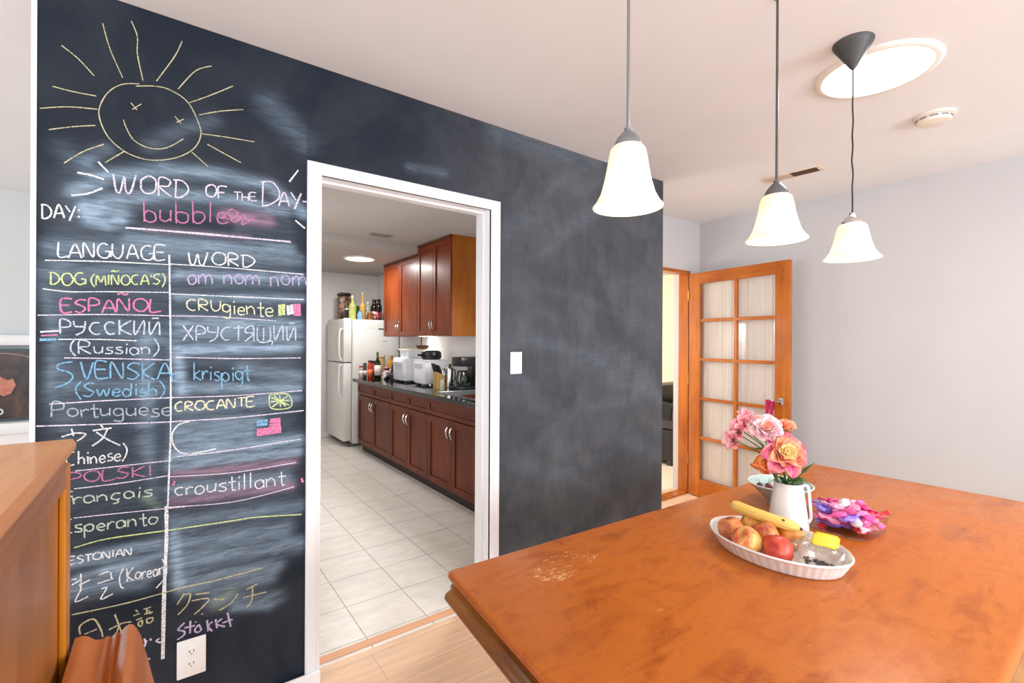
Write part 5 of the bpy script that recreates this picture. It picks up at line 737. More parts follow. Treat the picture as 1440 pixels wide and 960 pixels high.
fruit('peach', 'yellow and red peach at the near side of the dish', 'fruit', (1.452, .742, zf+.039), .042, m_peach, (.5, -.7), False, .08)
fruit('peach', 'brownish red peach in the middle of the fruit dish', 'fruit', (1.533, .727, zf+.043), .040, m_fruit('dusky_peach_skin', '#a5432e', '#e69c55', 22.), (-.3, -.4), False, .08)
fruit('apple', 'shiny dark red apple beside the plastic bag', 'fruit', (1.470, .660, zf+.037), .040, m_red, (.5, -.4), True)
fruit('nectarine', 'orange nectarine beneath the dark tip of the banana', 'fruit', (1.604, .688, zf+.038), .040, m_fruit('orange_skin', '#d97a2c', '#f0ac52', 28.), (.1, .3), False, .08)
# banana
t = thing('banana', 'pale yellow banana lying across the fruit dish', 'banana', (1.578, .750, ZT+.098), 0)
bm = bmn(); P = spline([(.012, .116, .004), (-.002, .098, .004), (-.013, .05, .002), (-.016, 0, 0), (-.008, -.055, -.006), (.010, -.100, -.014)], 7); n = len(P)
rad = [.0055+.0125*min(1, (i/n)*4.5)*min(1, ((n-1-i)/n)*5+.28) for i in range(n)]
add_tube(bm, P, rad, 10)
m, nt, b = newmat('banana_skin'); L = nt.links.new; tc = nd(nt, 'ShaderNodeTexCoord'); nz = nd(nt, 'ShaderNodeTexNoise', Scale=70., Detail=4.); L(tc.outputs['Object'], nz.inputs['Vector'])
rp = nd(nt, 'ShaderNodeValToRGB'); e = rp.color_ramp.elements; e[0].position = .27; e[0].color = lin('#6a4a22'); e[1].position = .36; e[1].color = lin('#eec766'); L(nz.outputs[0], rp.inputs[0]); L(rp.outputs[0], b.inputs['Base Color']); b.inputs['Roughness'].default_value = .45
obj('peel', bm, m, t, ang=30)
brown_tip = mat('banana_tip_brown', '#4a3318', .7)
bm = bmn(); add_tube(bm, [(.012, .115, .004), (.017, .124, .005)], [.0058, .005], 10); obj('stem_end', bm, brown_tip, t); bm = bmn(); add_tube(bm, [(.009, -.098, -.0135), (.013, -.108, -.016)], [.0066, .003], 10); obj('tip', bm, brown_tip, t)
bm = bmn(); add_ball(bm, (-.0145, -.062, .004), .006, .007, .005, 10, 6); obj('bruise', bm, brown_tip, t)
# clear bag of dark trail mix
t = thing('plastic_bag', 'crinkled clear plastic bag with a yellow label in the fruit dish', 'bag', (1.552, .590, zf), math.radians(12))
bm = bmn(); n = 26; rings = []
rs = random.Random(3)
for k, (rr, z) in enumerate([(.30, .002), (.62, .004), (.86, .012), (.97, .026), (1.0, .040), (.93, .054), (.75, .060), (.5, .060), (.25, .056)]):
    rings.append([(.070*rr*math.cos(2*PI*i/n)*(1+rs.uniform(-.13, .10)*(k > 2)), .070*rr*math.sin(2*PI*i/n)*(1+rs.uniform(-.13, .10)*(k > 2)), z+rs.uniform(-.010, .007)*(k > 3)) for i in range(n)])
loft(bm, rings); obj('film', bm, glass('bag_film', (.97, .97, .97), .24, .10), t, False)
bm = bmn(); rs = random.Random(5); g = {}
for i in range(13):
    for j in range(9):
        x = .022+.050*(j/8-.5)*1.2; y = -.020+.068*(i/12-.5)
        g[i, j] = bm.verts.new((x, y, .0690+.020*(j/8-.5)+.0015*math.sin(i/12*3.1)))
for i in range(12):
    for j in range(8):
        if (i in (0, 11) and j in (0, 7)): continue
        bm.faces.new((g[i, j], g[i+1, j], g[i+1, j+1], g[i, j+1]))
o = obj('yellow_label', bm, mat('label_yellow', '#f6d22c', .4, var=.05), t); sm = o.modifiers.new('thick', 'SOLIDIFY'); sm.thickness = .0006
bm = bmn()
for i in range(34):
    a = rs.uniform(0, 2*PI); q = rs.random()**.5
    add_ball(bm, (-.038+.016*q*math.cos(a), -.012+.042*q*math.sin(a), .009+rs.uniform(0, .016)), rs.uniform(.004, .007), rs.uniform(.004, .006), .004, 7, 5)
o = obj('dark_raisins', bm, mat('raisin', '#3d3635', .5, var=.4, scale=90), t); o['kind'] = 'stuff'
bm = bmn()
for k in range(7):
    a = .5*k+2.2; add_prism(bm, [(0, 0), (.045, .006), (.052, .02), (.02, .012)], 'z', .0, .0005)
    for w in bm.verts[-8:] if hasattr(bm.verts, '__getitem__') and not bm.verts.ensure_lookup_table() else []:
        v = Matrix.Rotation(a, 3, 'Z') @ Matrix.Rotation(-.6, 3, 'Y') @ w.co; w.co = Vector((-.006, .052, .046)) + v
obj('gathered_end', bm, MATS['bag_film'], t, False)
# blue-grey bowl with cherries
t = thing('ceramic_bowl', 'pale blue grey footed bowl behind the white jug', 'bowl', (2.030, .905, Z0))
bm = bmn(); add_lathe(bm, [(.045, 0), (.048, .004), (.046, .010), (.062, .026), (.088, .052), (.108, .072), (.117, .082), (.119, .085), (.116, .086), (.112, .083), (.098, .066), (.075, .042), (.045, .018), (.002, .014)], 56)
obj('bowl_body', bm, mat('celadon_glaze', '#a9bcb8', .25, var=.10, scale=40, coat=.6, stretch=(1, 1, .3)), t, ang=60)
bm = bmn(); add_lathe(bm, [(.1165, .0835), (.1197, .0845), (.1192, .0868), (.1160, .0872), (.1150, .0850)], 56, cap0=False, cap1=False); obj('rim', bm, mat('bowl_rim_white', '#eef0ee', .25), t)
rs = random.Random(11); k = 0
chs = [(-.045, .042, .052), (-.018, .052, .046), (-.042, .012, .046), (-.015, .022, .040), (-.062, .026, .066), (-.030, .032, .070), (-.004, .046, .064), (-.050, .058, .070), (-.064, .000, .060), (.012, .020, .046), (-.02, -.004, .040), (.014, .05, .056)]
lab = ['dark cherry in the pile inside the blue grey bowl']
for i, (x, y, z) in enumerate(chs):
    c = thing('cherry', lab[0], 'cherry', (2.030+x, .905+y, Z0+z), i, 'cherries in the blue grey bowl')
    bm = bmn(); add_ball(bm, (0, 0, 0), .0125, .0125, .0118, 14, 10); obj('skin', bm, mat('cherry_skin', '#5e1526', .2, var=.3, scale=20), c)
    bm = bmn(); add_tube(bm, [(0, 0, .011), (.004, .002, .020), (.010, .003, .028)], .0008, 5); obj('stalk', bm, mat('cherry_stalk', '#7a6a34', .7), c)
# white enamel jug
t = thing('enamel_jug', 'tall white tapered jug holding the flowers', 'jug', (1.802, .776, Z0), 0)
bm = bmn(); add_lathe(bm, [(.062, 0), (.0655, .003), (.066, .008), (.061, .045), (.055, .09), (.049, .135), (.046, .152), (.0475, .157), (.0490, .1600), (.0475, .1620), (.0455, .160), (.044, .150), (.050, .10), (.058, .03), (.02, .01), (.001, .01)], 48)
obj('jug_body', bm, mat('jug_enamel', '#f2efec', .22, var=.012, coat=.5), t, ang=60)
bm = bmn(); dirv = Vector((.62, -.78, 0)); P = spline([dirv*.046+Vector((0, 0, .150)), dirv*.060+Vector((0, 0, .152)), dirv*.066+Vector((0, 0, .132)), dirv*.070+Vector((0, 0, .085)), dirv*.073+Vector((0, 0, .040)), dirv*.064+Vector((0, 0, .022))], 6); add_tube(bm, P, .0052, 10); obj('handle', bm, MATS['jug_enamel'], t)
bm = bmn(); add_ball(bm, (-.0 + .044*.50, -.044*.866-.001, .142), .0055, .003, .0055, 12, 8); obj('rivet', bm, mat('jug_rivet', '#c9bdb8', .4, .3), t)
# flowers: each bloom with its stem is a thing standing in the jug
leaf_m = mat('leaf_green', '#4f7a35', .5, var=.3, scale=25); stem_m = mat('stem_green', '#5d7f3f', .5, var=.15)
def petal(bm, org, axis, ang, length, width, open_, curl, n1=7, n2=6, ruffle=.0):
    """one cupped petal: starts at org on the bloom axis, opens by open_ (0 closed, pi/2 flat), curls outward at the tip"""
    ax = Vector(axis).normalized(); e1 = ax.orthogonal().normalized(); e2 = ax.cross(e1)
    rad = e1*math.cos(ang)+e2*math.sin(ang); tan = ax.cross(rad); G_ = []
    p = Vector(org); th = open_*.55
    for i in range(n1+1):
        s = i/n1; wd = width*math.sin(PI*min(1, .12+.80*s))**.6*(1 if s < .8 else 1-.55*((s-.8)/.2)**2)
        row = []
        for j in range(n2+1):
            q = (j/n2-.5)*2; cup = (abs(q)**2)*wd*.35
            row.append(bm.verts.new(p+tan*q*wd*.5-rad*cup*math.cos(th)+ax*cup*math.sin(th)+ax*ruffle*math.sin(q*5+ang*7)*s))
        G_.append(row); th = open_*.55+open_*.6*s+curl*max(0, s-.6)*2
        p = p+(ax*math.cos(th)+rad*math.sin(th))*(length/n1)
    for i in range(n1):
        for j in range(n2): bm.faces.new((G_[i][j], G_[i][j+1], G_[i+1][j+1], G_[i+1][j]))
JUG = Vector((1.802, .776, Z0))
def petal_mat(name, base, tip, c3=None):
    if name in MATS: return MATS[name]
    m, nt, b = newmat(name); L = nt.links.new; tc = nd(nt, 'ShaderNodeTexCoord'); nz = nd(nt, 'ShaderNodeTexNoise', Scale=38., Detail=4., Distortion=.8); L(tc.outputs['Object'], nz.inputs['Vector'])
    rp = nd(nt, 'ShaderNodeValToRGB'); e = rp.color_ramp.elements; e[0].position = .36; e[0].color = lin(base); e[1].position = .62; e[1].color = lin(tip); L(nz.outputs[0], rp.inputs[0]); L(rp.outputs[0], b.inputs['Base Color'])
    b.inputs['Roughness'].default_value = .6; b.inputs['Subsurface Weight'].default_value = .15; b.inputs['Subsurface Radius'].default_value = (.01, .006, .004); MATS[name] = m; return m
FS = 1.45
def flower(name, label, head, axis, layers, foot, stem_bend=(0, 0, 0), center=None):
    head = Vector(head); t = thing(name, label, 'flower', head)
    ax = Vector(axis).normalized(); fo = JUG+Vector(foot)-head
    bm = bmn(); mid = (-ax*.03+fo)*.5+Vector(stem_bend); add_tube(bm, spline([-ax*.004, -ax*.03, mid, fo], 6), .0021, 7); obj('stem', bm, stem_m, t)
    for nm, m, n, length, width, op, cu, off, a0, ruf in layers:
        bm = bmn()
        for k in range(n): petal(bm, ax*off, ax, a0+2*PI*k/n+random.uniform(-.12, .12), FS*length*random.uniform(.9, 1.08), FS*width*random.uniform(.9, 1.1), op*random.uniform(.88, 1.1), cu, ruffle=ruf)
        o = obj(nm, bm, m, t, ang=80); sm = o.modifiers.new('thick', 'SOLIDIFY'); sm.thickness = .0007
    if center:
        bm = bmn(); rs = random.Random(9)
        for k in range(center[1]):
            v = (ax*rs.uniform(.7, 1)+Vector((rs.uniform(-.4, .4), rs.uniform(-.4, .4), rs.uniform(-.4, .4))))*center[2]; add_tube(bm, [Vector((0, 0, 0)), v*.6, v], .0008, 5); add_ball(bm, v, .002, .002, .002, 6, 5)
        obj('stamens', bm, center[0], t)
    return t
view = Vector((-.72, -.66, .16))
pk, co, ye, lp, orr = petal_mat('petal_magenta', '#e0489a', '#f59a92'), petal_mat('petal_coral', '#f0806a', '#f9b98c'), petal_mat('petal_yellow', '#f8c878', '#fdf0b8'), petal_mat('petal_pale_pink', '#f3b3bd', '#fbe3e2'), petal_mat('petal_orange', '#e8703a', '#f6a55c')
flower('rose', 'big coral and yellow rose with magenta outer petals in the jug', (1.772, .784, 1.022), (-.55, -.62, .42), [
    ('outer_petals', pk, 7, .060, .050, 1.50, .5, -.012, .0, .003), ('coral_petals', co, 7, .052, .046, 1.15, .5, -.006, .4, .003), ('coral_petals', co, 6, .042, .040, .80, .4, 0, .9, .002),
    ('yellow_petals', ye, 6, .040, .038, .66, .35, .003, .2, .001), ('yellow_petals', ye, 5, .029, .026, .25, .1, .005, .7, 0)], (-.006, -.004, .09), (.01, .0, 0))
flower('rose', 'orange drooping rose at the left rim of the jug', (1.742, .826, 1.010), (-.45, .15, -.75), [
    ('outer_petals', orr, 6, .046, .038, .75, .45, -.004, .3, .002), ('inner_petals', orr, 5, .040, .032, .42, .2, 0, .8, .001), ('inner_petals', co, 4, .036, .026, .2, .1, .002, .1, 0)], (-.020, .020, .10), (0, .01, .05))
flower('peony', 'pale pink ruffled peony above the big coral rose', (1.772, .842, 1.098), (-.62, -.35, .55), [
    ('outer_petals', lp, 8, .046, .036, 1.45, .3, -.006, .0, .004), ('middle_petals', lp, 7, .040, .032, 1.05, .3, 0, .5, .004), ('inner_petals', petal_mat('petal_blush', '#f0a08c', '#fad3c8'), 6, .030, .026, .65, .2, .003, .2, .003)], (-.010, .016, .10), (0, .01, 0))
flower('rosebud', 'small peach rosebud beside the magenta ribbon', (1.840, .806, 1.098), (-.3, -.5, .8), [
    ('outer_petals', petal_mat('petal_peach', '#ee8a66', '#f9c2a0'), 6, .030, .026, 1.0, .4, -.003, .0, .002), ('inner_petals', MATS['petal_peach'], 5, .025, .021, .5, .2, 0, .5, .001)], (.012, .008, .10))
st = mat('stamen_dark', '#6a2630', .6)
for nm, hd, ax, lb, ft in (('alstroemeria', (1.722, .902, 1.108), (-.7, -.3, .6), 'speckled pink lily bloom at the upper left of the bouquet', (-.022, .010, .10)), ('alstroemeria', (1.678, .908, 1.060), (-.9, -.1, .2), 'pink lily bloom lowest at the left of the bouquet', (-.024, .002, .10)), ('alstroemeria', (1.752, .910, 1.124), (-.4, -.4, .8), 'pale pink lily bloom topmost in the bouquet', (-.016, .022, .10)), ('alstroemeria', (1.704, .905, 1.086), (-.85, -.2, .4), 'pink lily bloom between the lowest lily and the speckled one', (-.018, .014, .10))):
    flower(nm, lb, hd, ax, [('petals', petal_mat('petal_lily_pink', '#dc6f80', '#f6c0c0'), 3, .036, .020, 1.0, .5, 0, .0, 0), ('petals', MATS['petal_lily_pink'], 3, .034, .015, .9, .5, .002, PI/3, 0)], ft, (.030, -.012, .034), (st, 6, .026))
def leaf(bm, a, b, w, droop=.01):
    a, b = Vector(a), Vector(b); t = (b-a); s = t.cross(Vector((0, 0, 1))).normalized(); G_ = []
    for i in range(9):
        q = i/8; p = a+t*q-Vector((0, 0, 1))*droop*(q*q*4-q*2); ww = w*math.sin(PI*min(.98, .06+.94*q))**.8
        G_.append([bm.verts.new(p+s*ww*.5*e+Vector((0, 0, 1))*abs(e)*ww*.15) for e in (-1, 0, 1)])
    for i in range(8):
        for j in range(2): bm.faces.new((G_[i][j], G_[i][j+1], G_[i+1][j+1], G_[i+1][j]))
t = thing('foliage_sprig', 'green leafy sprig filling the mouth of the jug', 'leaves', JUG+Vector((0, 0, .155)))
for a, b, w in (((.0, 0, 0), (-.020, -.050, .030), .030), ((0, .0, 0), (.030, -.050, .034), .030), ((.01, 0, 0), (.060, -.040, .060), .026), ((-.01, 0, 0), (-.040, -.022, .028), .030), ((0, .01, 0), (.010, -.04, .058), .034), ((-.01, .01, .0), (-.045, .02, .045), .028), ((.0, 0, 0), (-.012, -.03, .055), .030), ((.01, 0, 0), (.045, -.055, .020), .026)):
    bm = bmn(); leaf(bm, a, b, w, .008); o = obj('leaf', bm, leaf_m, t); sm = o.modifiers.new('thick', 'SOLIDIFY'); sm.thickness = .0006
bm = bmn()
for q in ((-.012, -.008), (.010, -.01), (.0, .01)): add_tube(bm, [(q[0]*.6, q[1]*.6, -.12), (q[0], q[1], .0), (q[0]*1.3, q[1]*1.3, .035)], .0022, 6)
obj('stems', bm, stem_m, t)
t = thing('leaf_sprig', 'small grey green sprig under the pink lily blooms', 'leaves', JUG+Vector((-.010, .012, .155)))
for a, b in (((-.02, .03, .12), (-.075, .085, .118)), ((-.02, .03, .115), (-.05, .045, .135)), ((-.01, .03, .11), (-.055, .055, .098))):
    bm = bmn(); leaf(bm, a, b, .018, .004); o = obj('leaf', bm, mat('leaf_grey_green', '#6f8a5c', .5, var=.2), t); sm = o.modifiers.new('thick', 'SOLIDIFY'); sm.thickness = .0006
bm = bmn(); add_tube(bm, spline([(0, 0, -.1), (0, .004, 0), (-.012, .02, .08), (-.025, .035, .122), (-.06, .07, .120)]), .0016, 6); obj('stem', bm, stem_m, t)
t = thing('leaf_sprig', 'thin green leaf tip reaching right of the big rose', 'leaves', JUG+Vector((.012, -.006, .155)))
bm = bmn(); leaf(bm, (0, 0, 0), (.082, -.044, .080), .014, .004); o = obj('leaf', bm, leaf_m, t); sm = o.modifiers.new('thick', 'SOLIDIFY'); sm.thickness = .0006
bm = bmn(); add_tube(bm, [(0, 0, -.1), (0, 0, 0), (.02, -.01, .012)], .0014, 6); obj('stem', bm, stem_m, t)

# clear tub of wrapped sweets
t = thing('plastic_tub', 'clear plastic tub heaped with pink and purple wrapped sweets', 'tub', (1.958, .648, Z0), math.radians(-4))
def rsq(h, z, p=4.5, n=48):
    return [(math.copysign(abs(math.cos(2*PI*i/n))**(2/p), math.cos(2*PI*i/n))*h, math.copysign(abs(math.sin(2*PI*i/n))**(2/p), math.sin(2*PI*i/n))*h*.92, z) for i in range(n)]
bm = bmn(); loft(bm, [rsq(.098, 0), rsq(.104, .003), rsq(.109, .030), rsq(.114, .060), rsq(.120, .063), rsq(.122, .066), rsq(.120, .067), rsq(.112, .063), rsq(.107, .030), rsq(.101, .005), rsq(.08, .003)]); obj('tub_wall', bm, glass('clear_plastic', (.985, .985, .99), .07, .06), t, ang=60)
wr = [('candy_pink', '#ef5fa8'), ('candy_lilac', '#9a7fe0'), ('candy_red', '#dd2340'), ('candy_pale_pink', '#f59cc0'), ('candy_magenta', '#e0257e'), ('candy_white', '#f7eef2'), ('candy_violet', '#7a5fd0')]
words = {'candy_pink': 'pink', 'candy_lilac': 'lilac', 'candy_red': 'red', 'candy_pale_pink': 'pale pink', 'candy_magenta': 'magenta', 'candy_white': 'white', 'candy_violet': 'violet'}
for k, c in wr: mat(k, c, .28, var=.18, scale=60, coat=.4)
def candy_mesh(seed, w):
    rs = random.Random(seed); bm = bmn(); n = 12; L_ = .026
    rings = []
    for s, rr in ((-2.0, .85), (-1.75, .7), (-1.25, .35), (-1.0, .25), (-.85, .55), (-.6, .85), (0, 1), (.6, .85), (.85, .55), (1.0, .25), (1.25, .35), (1.75, .7), (2.0, .85)):
        flat = .35 if abs(s) > 1.1 else .75
        rings.append([(s*L_*.95, .0168*rr*math.cos(2*PI*i/n)*(1+rs.uniform(-.12, .12)), .0168*rr*flat*math.sin(2*PI*i/n)*(1+rs.uniform(-.12, .12))) for i in range(n)])
    loft(bm, rings); return bm
rs = random.Random(21); protos = {}
spots = []
for lay, (rad_, zz, nn) in enumerate(((.068, .022, 11), (.078, .043, 14), (.078, .062, 14), (.048, .078, 8), (.016, .090, 2))):
    for k in range(nn):
        a = 2*PI*k/max(1, nn)+lay*.7; q = rad_*(1 if k % 3 else .55); spots.append((q*math.cos(a), q*math.sin(a)*.92, zz+rs.uniform(-.004, .006)))
order = ['candy_lilac', 'candy_magenta', 'candy_pale_pink', 'candy_violet', 'candy_pink', 'candy_pale_pink', 'candy_red', 'candy_lilac', 'candy_white', 'candy_pink', 'candy_pink']
for i, (x, y, z) in enumerate(spots):
    c = order[(i*7+i//5) % len(order)]
    if c not in protos: protos[c] = o = obj('wrapped_sweet', candy_mesh(i, c), MATS[c])
    else: o = protos[c].copy(); COL.objects.link(o)
    o.location = (1.958+x*1.0, .648+y*1.0, Z0+z); o.rotation_euler = (rs.uniform(-.5, .5), rs.uniform(-.45, .45), rs.uniform(0, PI))
    tag(o, 'shiny %s twist-wrapped sweet in the clear plastic tub' % words[c], 'sweet', 'wrapped sweets in the clear tub')

# ------------------------------------------------------------------ wooden cabinet at the left edge of view
cab_panel = wood('cabinet_panel_wood', '#92561f', '#b9773b', .4, axis=2, ring=5); cab_top = wood('cabinet_top_wood', '#cf8645', '#e8a868', .4, axis=1, ring=7); cab_fr = wood('cabinet_stile_wood', '#b36a10', '#d98a22', .4, axis=2, ring=6)
t = thing('wooden_cabinet', 'tall orange brown wooden cabinet with framed side panel and moulded ledge', 'cabinet', (-.16, 1.416, 0))
y0 = -1.52
obj('body', boxes((-.46, -.020, y0, -.004, .06, 1.172)), cab_panel, t, False)
bm = bmn(); add_prism(bm, [(-.48, 1.172), (-.004, 1.172), (0, 1.178), (.000, 1.190), (-.006, 1.1995), (-.48, 1.2)], 'y', y0-.01, 0); obj('top_board', bm, cab_top, t)
obj('side_stile', boxes((-.020, -.008, -.062, -.004, .06, 1.150), bev=.004), cab_fr, t, False); obj('side_stile', boxes((-.020, -.008, y0, y0+.06, .06, 1.150), bev=.004), cab_fr, t, False)
obj('side_rail', boxes((-.020, -.008, y0+.06, -.062, 1.105, 1.171), bev=.004), mat('cabinet_rail_wood', '#a0683c', .4, var=.15, scale=4, stretch=(1, 1, 12)), t, False)
bm = bmn()
prof = [(-.008, .50), (-.008, .706), (-.004, .742), (.0, .757), (.012, .758), (.022, .753), (.034, .741), (.046, .738), (.056, .742), (.061, .737), (.065, .740), (.071, .747), (.075, .741), (.079, .744), (.086, .752), (.094, .756), (.101, .752), (.107, .742), (.115, .722), (.128, .662), (.141, .596), (.150, .53), (.150, .50)]
add_prism(bm, prof, 'y', -1.50, -.002); obj('moulded_ledge', bm, wood('ledge_wood', '#b05a1c', '#d07a30', .35, axis=1, ring=8), t, ang=50)
obj('hinge_strip', boxes((-.008, -.005, -1.48, -.03, .70, .712), (-.008, -.003, -1.48, -.03, .712, .726), bev=.001), mat('pale_hinge_metal', '#b5a9ae', .35, .6), t)
obj('plinth', boxes((-.45, -.03, y0+.01, -.01, 0, .06)), cab_panel, t, False)
obj('leg', boxes((.09, .14, -.06, -.01, 0, .50), bev=.004), cab_fr, t, False); obj('leg', boxes((.09, .14, -1.48, -1.43, 0, .50), bev=.004), cab_fr, t, False)
# ------------------------------------------------------------------ kitchen cabinets
kw = wood('cherry_cabinet_wood', '#491807', '#6c2d0e', .45, axis=2, ring=5, coat=.05); kw_y = wood('cherry_cabinet_rail', '#491807', '#6c2d0e', .45, axis=1, ring=5, coat=.05)
ku = wood('cherry_upper_wood', '#622309', '#8c3e12', .38, axis=2, ring=5, coat=.12)
ke = wood('maple_end_panel', '#9c5412', '#b56c1e', .4, axis=2, ring=5, coat=.1)
def shaker(parent, y0, y1, z0, z1, x, m, fr=.055, name='door', handle=None):
    """framed door on the plane x, facing -x, in the parent's coordinates"""
    bm = bmn(); g = .0025; y0 += g; y1 -= g; z0 += g; z1 -= g
    add_box(bm, x-.010, x, y0+fr, y1-fr, z0+fr, z1-fr)
    add_box(bm, x-.02, x, y0, y0+fr, z0, z1, bev=.002); add_box(bm, x-.02, x, y1-fr, y1, z0, z1, bev=.002)
    add_box(bm, x-.02, x, y0+fr, y1-fr, z0, z0+fr, bev=.002); add_box(bm, x-.02, x, y0+fr, y1-fr, z1-fr, z1, bev=.002)
    q = obj(name, bm, m, parent, False)
    if handle:
        hy, hz = handle; bm = bmn(); P = spline([(x-.018, hy, hz-.055), (x-.034, hy, hz-.05), (x-.050, hy, hz-.02), (x-.052, hy, hz+.02), (x-.036, hy, hz+.05), (x-.018, hy, hz+.055)]); add_tube(bm, P, [.004+.003*math.sin(PI*i/(len(P)-1)) for i in range(len(P))], 8); obj('handle', bm, chrome, q)
    return q
def base_unit(ya, yb, label, ndraw, hs):
    t = thing('base_cabinet', label, 'cabinet', (2.02, ya, 0), 0, 'base cabinets under the black counter'); w = yb-ya
    obj('carcass', boxes((.0, .64, .001, w-.001, .10, .884)) if ndraw > 1 else boxes((0, .018, .001, w-.001, .10, .884), (.62, .64, .001, w-.001, .10, .884), (.018, .62, .001, .02, .10, .884), (.018, .62, w-.02, w-.001, .10, .884), (.018, .62, .02, w-.02, .10, .12)), kw, t, False)
    obj('toe_kick', boxes((.05, .64, .001, w-.001, .0, .10)), mat('toe_kick_black', '#2a1d18', .6), t, False)
    for k in range(ndraw):
        shaker(t, w*k/ndraw, w*(k+1)/ndraw, .735, .880, 0, kw_y, .035, 'drawer')
    for k in range(2):
        a, b = w*k/2, w*(k+1)/2; hy = b-.035 if k == 0 else a+.035
        shaker(t, a, b, .105, .728, 0, kw, .06, 'door', (hy, hs))
    return t
base_unit(5.00, 6.09, 'cherry base cabinet beside the refrigerator with two drawers', 2, .62)
base_unit(4.075, 5.00, 'cherry base cabinet in the middle of the counter run', 2, .62)
base_unit(3.15, 4.075, 'cherry sink cabinet with a single wide false drawer front', 1, .62)
base_unit(2.22, 3.15, 'cherry base cabinet hidden behind the right door jamb', 2, .62)
def wall_unit(ya, yb, z0, z1, label):
    t = thing('wall_cabinet', label, 'cabinet', (2.36, ya, z0), 0, 'wall cabinets above the counter'); w = yb-ya; h = z1-z0
    obj('carcass', boxes((0, .318, .002, w-.0005, 0, h)), ku, t, False)
    obj('end_panel', boxes((-.001, .318, -.004, .002, 0, h)), ke, t, False)
    bm = bmn(); add_prism(bm, [(-.022, h-.02), (-.028, h-.006), (-.028, h), (0, h), (0, h-.02)], 'y', .0, w-.0005); obj('top_trim', bm, mat('cornice_dark_cherry', '#5a2614', .4), t, False)
    for k in range(2):
        a, b = w*k/2, w*(k+1)/2; shaker(t, a, b, .004, h-.022, 0, ku, .055, 'door', ((b-.03) if k == 0 else (a+.03), .13))
wall_unit(5.045, 6.09, 1.475, 2.4285, 'lower wall cabinet under the dropped ceiling next to the refrigerator')
wall_unit(4.255, 5.045, 1.475, 2.5135, 'taller wall cabinet with orange end panel near the kitchen opening')
t = thing('countertop', 'polished black stone countertop along the kitchen wall', 'countertop', (2.0, 2.22, .885))
granite = mat('black_granite', '#16181b', .08, var=.5, scale=180, coat=.3)
obj('slab', boxes((-.035, .678, 0, 1.05, 0, .042), (-.035, .678, 1.85, 3.98, 0, .042), (-.035, .10, 1.05, 1.85, 0, .042), (.56, .678, 1.05, 1.85, 0, .042), bev=.004), granite, t, False)
t = thing('kitchen_sink', 'stainless steel sink let into the black counter', 'sink', (2.0, 3.27, .885))
bm = bmn(); add_box(bm, .085, .575, -.015, .815, .0425, .046); bmesh.ops.delete(bm, geom=[], context='VERTS')
obj('rim', boxes((.085, .575, -.015, .012, .0425, .047), (.085, .575, .788, .815, .0425, .047), (.085, .112, .012, .788, .0425, .047), (.548, .575, .012, .788, .0425, .047), bev=.0015), steel, t); bm.free()
obj('basin', boxes((.108, .114, .008, .792, -.15, .043), (.546, .552, .008, .792, -.15, .043), (.114, .546, .008, .014, -.15, .043), (.114, .546, .786, .792, -.15, .043), (.108, .552, .008, .792, -.156, -.15)), steel, t, False)
bm = bmn(); add_tube(bm, spline([(.60, .4, .042), (.60, .4, .25), (.56, .4, .34), (.48, .4, .34), (.44, .4, .26)]), .011, 12); add_lathe(bm, [(.028, .042), (.028, .06), (.014, .075)], 20, (.60, .4, 0)); obj('faucet', bm, chrome, t)
# ------------------------------------------------------------------ refrigerator
fm = mat('fridge_white', '#dcdbd6', .3, var=.012, scale=6)
t = thing('refrigerator', 'white top freezer refrigerator at the end of the kitchen counter', 'refrigerator', (1.90, 6.33, 0))
obj('body', boxes((.115, .76, .0, .82, .04, 1.705), bev=.01), fm, t)
for nm, z0, z1 in (('freezer_door', 1.130, 1.712), ('door', .075, 1.118)):
    q = obj(nm, boxes((0, .105, .035, .825, z0, z1), bev=.014), fm, t)
    h = spline([(.004, .085, z0+.03), (-.035, .085, z0+.06), (-.045, .085, (z0+min(z1, z0+.5))/2), (-.035, .085, z0+.42), (.004, .085, z0+.45)] if nm == 'freezer_door' else [(.004, .085, z1-.48), (-.03, .085, z1-.44), (-.045, .085, z1-.36), (-.045, .085, z1-.12), (-.035, .085, z1-.04), (.004, .085, z1-.02)])
    bm = bmn(); add_tube(bm, h, .013, 10); obj('handle', bm, fm, q)
obj('door_gasket', boxes((.105, .115, .045, .815, .09, 1.70)), mat('gasket_grey', '#9a978f', .7), t, False)
obj('toe_grille', boxes((.06, .70, .03, .80, .0, .04)), mat('grille_grey', '#5c5a56', .6), t, False)
bm = bmn(); add_box(bm, .02, .10, .06, .12, 1.712, 1.722, bev=.003); obj('hinge_cover', bm, fm, t)
obj('blue_magnet', boxes((.46, .56, -.004, .0, 1.575, 1.59)), mat('magnet_blue', '#3c4a6c', .5), t, False)
obj('paper_note', boxes((.25, .46, -.002, .0, 1.585, 1.655)), mat('paper_white', '#e4e2dc', .8, var=.03), t, False); obj('small_magnet', boxes((.52, .58, -.003, .0, 1.41, 1.418)), mat('magnet_grey', '#a8a8a4', .5), t, False)

